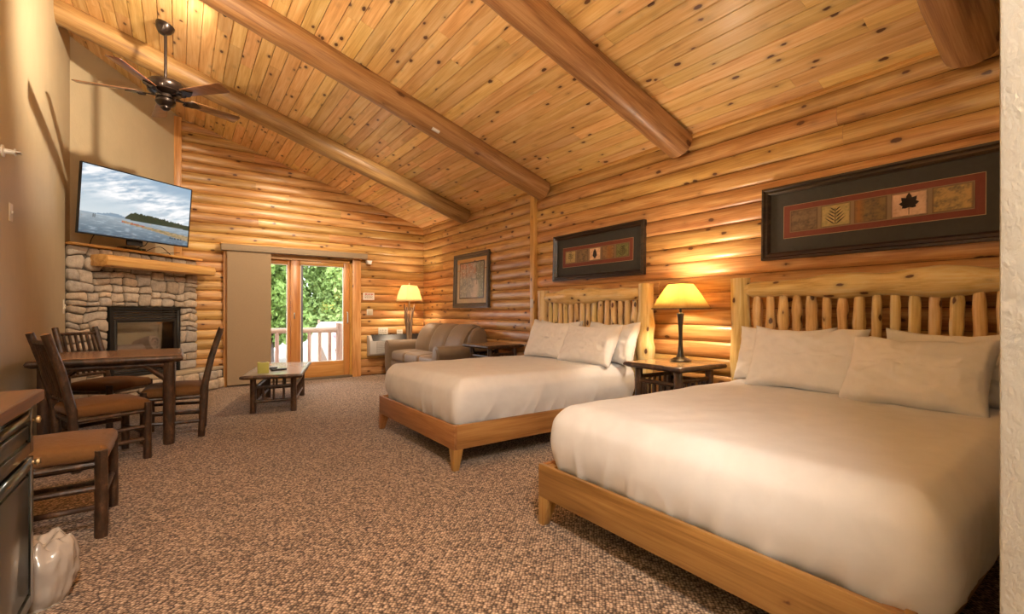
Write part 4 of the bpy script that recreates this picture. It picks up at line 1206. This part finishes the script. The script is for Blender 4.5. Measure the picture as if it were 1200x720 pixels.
def long_picture(label, yc, z0, w, h, tiles, tilt):
    t = thing('framed_picture', label, 'picture', (XP, yc, z0), 0, 'framed botanical prints')
    t.rotation_euler = (0, R(tilt), 0)
    frame(t, w, h, .062, .045, FRM)
    box('charcoal_mat', MATB, t, -.012, -.004, -w/2+.03, w/2-.03, .03, h-.03)
    rw, rh = w-.33, h-.335
    zr = (h-rh)/2
    box('gold_fillet', GOLD, t, -.0135, -.012, -rw/2-.004, rw/2+.004, zr-.004, zr+rh+.004)
    box('red_mat', MATR, t, -.015, -.0135, -rw/2, rw/2, zr, zr+rh)
    iw, ih = rw-.09, rh-.08
    box('tan_strip', plain('tan_strip', (.24, .16, .08), .7), t, -.0165, -.015, -iw/2, iw/2, zr+.04, zr+.04+ih)
    n = 5; gap = .022; tw = (iw-gap*(n-1)-.012)/n; thh = ih-.012
    for i in range(n):
        y = iw/2-.006-tw/2-i*(tw+gap)
        base, dark, seed, hot, kind = tiles[i]
        me = picture_mesh('print_tile', tw, thh, 30, 30, tile_fn(base, dark, seed, hot))
        o = link('print_tile', me, PRINT, t, smooth=False); o.location = (-.018, y, zr+.046)
        cz = thh/2
        mb = MB()
        if kind == 'fern':
            mb.box(-.002, -.0005, -.002, .002, .02, thh-.03)
            for k in range(5):
                zz = .012+k*(thh-.035)/5; ln = (.078*(1-k/7)+.010)*tw/.19
                for s in (-1, 1): leaf_blade(mb, -.0005, PI/2-s*R(50), ln, .0040, 0, zz)
        elif kind == 'maple':
            for k in range(7): leaf_blade(mb, -.0005, R(90+(k-3)*42), (.075 if k in (3,) else .07-.008*abs(k-3)), .019, 0, thh*.52)
            mb.box(-.002, -.0005, -.0015, .0015, .012, thh*.5)
        elif kind == 'oval': leaf_blade(mb, -.0005, PI/2, thh*.78, .034, 0, .02)
        elif kind == 'tree':
            mb.box(-.002, -.0005, -.002, .002, .02, thh-.03)
            for k in range(6):
                for s in (-1, 1): leaf_blade(mb, -.0005, PI/2-s*R(75), .055-.007*k, .004, 0, .05+k*.018)
        if mb.v: mb.build('leaf', LEAFG if kind in ('tree',) else LEAF, o)
SAND, DRK, ROSE, GRN, OCH = (.62, .53, .33), (.22, .17, .12), (.72, .60, .50), (.45, .45, .24), (.60, .38, .14)
long_picture('long framed botanical print with dark maple leaf over the near bed', 1.20, 1.605, 1.48, .59,
  [((.42, .34, .24), DRK, 1, None, ''), (SAND, (.45, .42, .25), 2, None, 'fern'), ((.42, .33, .17), DRK, 3, (OCH, .15, .2), ''), (ROSE, (.62, .48, .38), 4, None, 'maple'), ((.60, .48, .25), (.28, .24, .16), 5, None, '')], 1.5)
long_picture('long framed botanical print with green fern tile over the far bed', 3.87, 1.575, 1.45, .575,
  [(SAND, (.48, .42, .24), 6, None, 'tree'), ((.45, .36, .22), DRK, 7, None, ''), ((.80, .68, .54), (.62, .48, .34), 8, None, 'oval'), ((.50, .38, .22), (.30, .20, .12), 9, (OCH, .6, .3), ''), ((.42, .42, .22), (.25, .27, .14), 10, None, 'fern')], 1.5)

def autumn(s, t):
    n = fbm(s*7, t*7, 3); n2 = fbm(s*22, t*22, 9)
    c = mixc((.62, .62, .60), (.35, .40, .42), .5+n)
    if t > .55: c = mixc(c, (.62, .36, .26), sstep(.5, .75, t)*max(0, .75-s*.5+n)); c = mixc(c, (.75, .62, .38), max(0, n2)*.8)
    if s > .62: c = mixc(c, (.34, .40, .28), sstep(.62, .8, s)*.8)
    path = .62+.10*math.sin(t*5)
    if t < .5: c = mixc(c, (.80, .74, .68), sstep(.22, .04, abs(s-path)/(1.15-t))*.8)
    for q in (.12, .30, .72, .88):
        if abs(s-q-.02*math.sin(t*6)) < .012 and t > .35: c = mixc(c, (.22, .18, .16), .7)
    return mixc(mixc(c, (.92, .86, .82), .28), (.95, .9, .86), max(0, n2-.15))
PW, PH_ = 1.14, .92
pt = thing('framed_picture', 'framed autumn woodland painting with pale mat above the sofa', 'picture', (XP, 6.72, 1.25)); pt.rotation_euler = (0, R(1.5), 0)
frame(pt, PW, PH_, .085, .05, plain('grey_brown_frame', (.085, .07, .055), .4, coat=.3, var=.4, vscale=20))
box('cream_mat', plain('tan_mat', (.52, .42, .29), .8, var=.25, vscale=15), pt, -.012, -.004, -PW/2+.05, PW/2-.05, .05, PH_-.05)
box('dark_fillet', FRM, pt, -.015, -.012, -.40, .40, .155, .775)
me = picture_mesh('painting', .76, .58, 76, 60, autumn)
o = link('painting', me, PRINT, pt, smooth=False); o.location = (-.0165, 0, .175)

# ================================================================== KITCHEN COUNTER, TRASH
CABM = plain('dark_green_lacquer', (.022, .026, .022), .28, coat=.5)
cbn = thing('kitchen_cabinet', 'dark green lacquered kitchen cabinet with drawers at the left edge', 'cabinet', (-.46, 2.455, 0))
CBX = -.60
box('body', CABM, cbn, CBX, -.0, -1.75, 0, .09, .845, bevel=.002)
box('plinth', BLACK_PLASTIC, cbn, CBX, -.06, -1.75, -.01, 0, .09)
def panel_front(par, name, y0, y1, z0, z1):
    o = bpy.data.objects.new(name, None); C.objects.link(o); o.parent = par
    f = .045
    mb = MB().box(0, .019, y0, y0+f, z0, z1).box(0, .019, y1-f, y1, z0, z1).box(0, .019, y0+f, y1-f, z0, z0+f).box(0, .019, y0+f, y1-f, z1-f, z1)
    mb.build('frame', CABM, o, bevel=.003)
    box('panel', CABM, o, 0, .007, y0+f, y1-f, z0+f, z1-f)
    MB().prism([(y0+f+.012, z0+f+.012), (y1-f-.012, z0+f+.012), (y1-f-.012, z1-f-.012), (y0+f+.012, z1-f-.012)], .007, .017, 'x').build('raised_field', CABM, o, bevel=.007)
    MB().lathe([(0, 0), (.008, 0), (.006, .012), (.014, .02), (.012, .028), (0, .031)], 12).build('knob', plain('antique_brass', (.40, .27, .13), .4, metal=.7), o).matrix_local = Matrix.Translation((.012, y1-.02, z1-.02 if z1-z0 > .3 else z1-.045)) @ Matrix.Rotation(PI/2, 4, 'Y')
for i in range(3):
    y1 = -.025-i*.57; y0 = y1-.56
    panel_front(cbn, 'drawer', y0, y1, .665, .83)
    panel_front(cbn, 'cabinet_door', y0, y1, .11, .65)
wt = thing('countertop', 'red-brown laminate countertop on the dark kitchen cabinet', 'countertop', (-.46, 2.455, .846))
box('slab', walnut('y'), wt, CBX, .035, -1.75, .030, 0, .042, bevel=.005)
box('edge_band', walnut('y'), wt, .0352, .038, -1.74, .028, .003, .039)

tr = thing('trash_can', 'small trash can lined with a crinkled white plastic bag', 'trash can', (-.475, 2.66, 0))
MB().lathe([(0, 0), (.095, 0), (.108, .19), (.103, .19), (.09, .02), (0, .02)], 20).build('bin', plain('white_bin', (.6, .55, .5), .5), tr)
bagm, nt, N, L, b = new_mat('plastic_bag')
b.inputs['Base Color'].default_value = (.44, .375, .32, 1); b.inputs['Roughness'].default_value = .16; b.inputs['Coat Weight'].default_value = .6
keyp = [(.10, .008), (.115, .04), (.122, .08), (.127, .12), (.130, .16), (.128, .19), (.120, .215), (.10, .235), (.07, .243), (.04, .235), (.006, .225)]
prof = []
for (r0, z0), (r1, z1) in zip(keyp, keyp[1:]):
    for q in range(3): prof.append((r0+(r1-r0)*q/3, z0+(z1-z0)*q/3))
prof.append(keyp[-1])
v = []; seg = 84
for r_, z in prof:
    for k in range(seg):
        a = 2*PI*k/seg
        q = r_*(1+.10*noise.noise(Vector((math.cos(a)*4, math.sin(a)*4, z*14)))-.11*abs(noise.noise(Vector((math.cos(a)*5, math.sin(a)*5, z*11+3))))+.032*(1-2*abs(noise.noise(Vector((math.cos(a)*9+z*20, math.sin(a)*9, z*16+9)))))**3)
        v.append((q*math.cos(a), q*math.sin(a), z+(.012+.03*(z > .2))*noise.noise(Vector((math.cos(a)*3*r_/.12, math.sin(a)*3*r_/.12, 7)))))
fs = [(i*seg+k, i*seg+(k+1) % seg, (i+1)*seg+(k+1) % seg, (i+1)*seg+k) for i in range(len(prof)-1) for k in range(seg)]
MB().add(v, fs).build('liner_bag', bagm, tr, sharp=80)

# ================================================================== OUTSIDE
gr = struct(box('ground', plain('pale_gravel', (.34, .31, .285), .95, bump=.3, var=.1), None, -14, 22, 8.9, 40, -.75, -.6))
dk = struct(bpy.data.objects.new('deck', None)); C.objects.link(dk)
DKM = wood('deck_wood', (.30, .22, .17), (.42, .32, .25), (.52, .42, .34), 'x', knots=0, tint=.1, rough=.8, coat=0)
for i in range(13): box('plank', DKM, dk, -.6, 5.2, 8.80+i*.14, 8.93+i*.14, -.10, -.06)
box('joist', DKM, dk, -.5, 5.1, 8.82, 10.6, -.22, -.102)
rl = thing('deck_railing', 'peeled log deck railing outside the patio door', 'railing', (0, 10.42, -.06))
RL = wood('weathered_rail_log', (.20, .115, .075), (.29, .18, .125), (.36, .25, .185), 'z', knots=.1, tint=.1, rough=.7, coat=0)
RLX = wood('weathered_rail_log_x', (.20, .115, .075), (.29, .18, .125), (.36, .25, .185), 'x', knots=.1, tint=.1, rough=.7, coat=0)
MB().pole((-.4, 0, .86), (2.78, 0, .86), .055, 12, .08, n=16).build('top_rail', RLX, rl)
MB().pole((-.4, 0, .14), (2.78, 0, .14), .05, 12, .08, n=16).build('bottom_rail', RLX, rl)
for x in (2.83, -.45): MB().pole((x, 0, 0), (x, 0, 1.0), .08, 14, .06).build('post', RL, rl)
i = 0
x = -.25
while x < 2.7:
    MB().pole((x, 0, .12), (x, 0, .85), .036, 10, .1).build('spindle', RL, rl); x += .205
for s in (0, 1): pass
cn = thing('canopy_tent', 'pale canvas tent standing beyond the deck railing', 'tent', (3.70, 14.2, -.6), R(8))
CAN = plain('cream_canvas', (.42, .37, .31), .9)
v = [(-.95, -.8, 0), (1.4, -.8, 0), (1.4, .8, 0), (-.95, .8, 0), (-.45, 0, 1.5), (1.4, 0, 1.5)]
MB().add(v, [(0, 1, 5, 4), (2, 3, 4, 5), (1, 2, 5), (0, 4, 3)]).build('canvas', CAN, cn)
MB().add([(-.80, -.815, .02), (-.35, -.815, .02), (-.52, -.40, .80), (-.80, -.795, .02), (-.35, -.795, .02), (-.52, -.38, .80)], [(0,1,2),(5,4,3),(0,3,4,1),(1,4,5,2),(2,5,3,0)]).build('door_flap', plain('brown_flap', (.16, .11, .08), .9), cn)
for x in (-.45, 1.4): MB().pole((x, 0, 0), (x, 0, 1.56), .03).build('tent_pole', RL, cn)
LEAFM = plain('tree_leaf', (.17, .27, .055), .6, var=.35, vscale=1.2)
LEAFM2 = plain('tree_leaf_pale', (.25, .36, .10), .6, var=.35, vscale=1.2)
def foliage(cx, cy, cz, rx, rz_, n, size, rs):
    v, f = [], []
    blobs = []
    for k in range(34):
        a_, r2 = rs.uniform(0, 2*PI), rx*.62*rs.random()**.5
        blobs.append((r2*math.cos(a_), r2*math.sin(a_), (-.80+1.6*(k+.5)/34)*rz_, rs.uniform(.26, .38)*rx))
    for _ in range(n):
        bx_, by_, bz, br = blobs[rs.randrange(len(blobs))]
        d = Vector((rs.gauss(0, 1), rs.gauss(0, 1), rs.gauss(0, 1))).normalized()*br*rs.uniform(.7, 1.05)
        p = Vector((cx+bx_, cy+by_, cz+bz))+d
        a = Vector((rs.gauss(0, 1), rs.gauss(0, 1), rs.gauss(0, 1))).normalized(); b2 = a.cross(Vector((rs.gauss(0, 1), rs.gauss(0, 1), rs.gauss(0, 1)))).normalized()
        s = size*rs.uniform(.6, 1.3); o = len(v)
        v += [tuple(p+a*s), tuple(p+b2*s*.55), tuple(p-a*s), tuple(p-b2*s*.55)]; f.append((o, o+1, o+2, o+3))
    return v, f
rs = random.Random(4)
for i, (tx, ty, tr_, lab, mt) in enumerate(((2.55, 18.5, 1.55, 'leafy green tree seen through the narrow left glass pane', LEAFM), (5.65, 18.7, 1.55, 'bright green tree seen at the right side of the patio door', LEAFM2), (5.2, 22.2, 1.65, 'pale green tree standing behind the gap of the two nearer trees', LEAFM2), (8.7, 22.2, 1.7, 'leafy green tree beyond the right trim of the patio door', LEAFM), (1.75, 22.4, 1.7, 'leafy green tree beyond the deck, hidden by the blind', LEAFM))):
    th_ = 5.0
    t = thing('tree', lab, 'tree', (tx, ty, -.6), 0, 'trees beyond the deck')
    MB().pole((0, 0, 0), (0, 0, th_*.6), .2, 10, .1, taper=.5).build('trunk', BARK, t)
    v, f = foliage(0, 0, th_*.54, tr_, th_*.46, 15000, .105, rs)
    mb = MB(); mb.v = v; mb.f = f
    me = bpy.data.meshes.new('foliage'); me.from_pydata(v, [], f)
    stuff(link('foliage', me, mt, t, smooth=False))
sb = thing('flowering_bush', 'pink flowering bush at the right beyond the railing post', 'bush', (3.60, 12.4, -.6))
v, f = foliage(0, 0, .75, .42, .75, 2600, .04, rs)
me = bpy.data.meshes.new('leaves'); me.from_pydata(v, [], f); stuff(link('leaves', me, plain('bush_leaf', (.32, .20, .16), .7, var=.3), sb, smooth=False))
v, f = foliage(0, 0, .78, .44, .77, 2200, .035, rs)
me = bpy.data.meshes.new('blossom'); me.from_pydata(v, [], f); stuff(link('blossom', me, plain('pink_blossom', (.70, .36, .42), .7), sb, smooth=False))
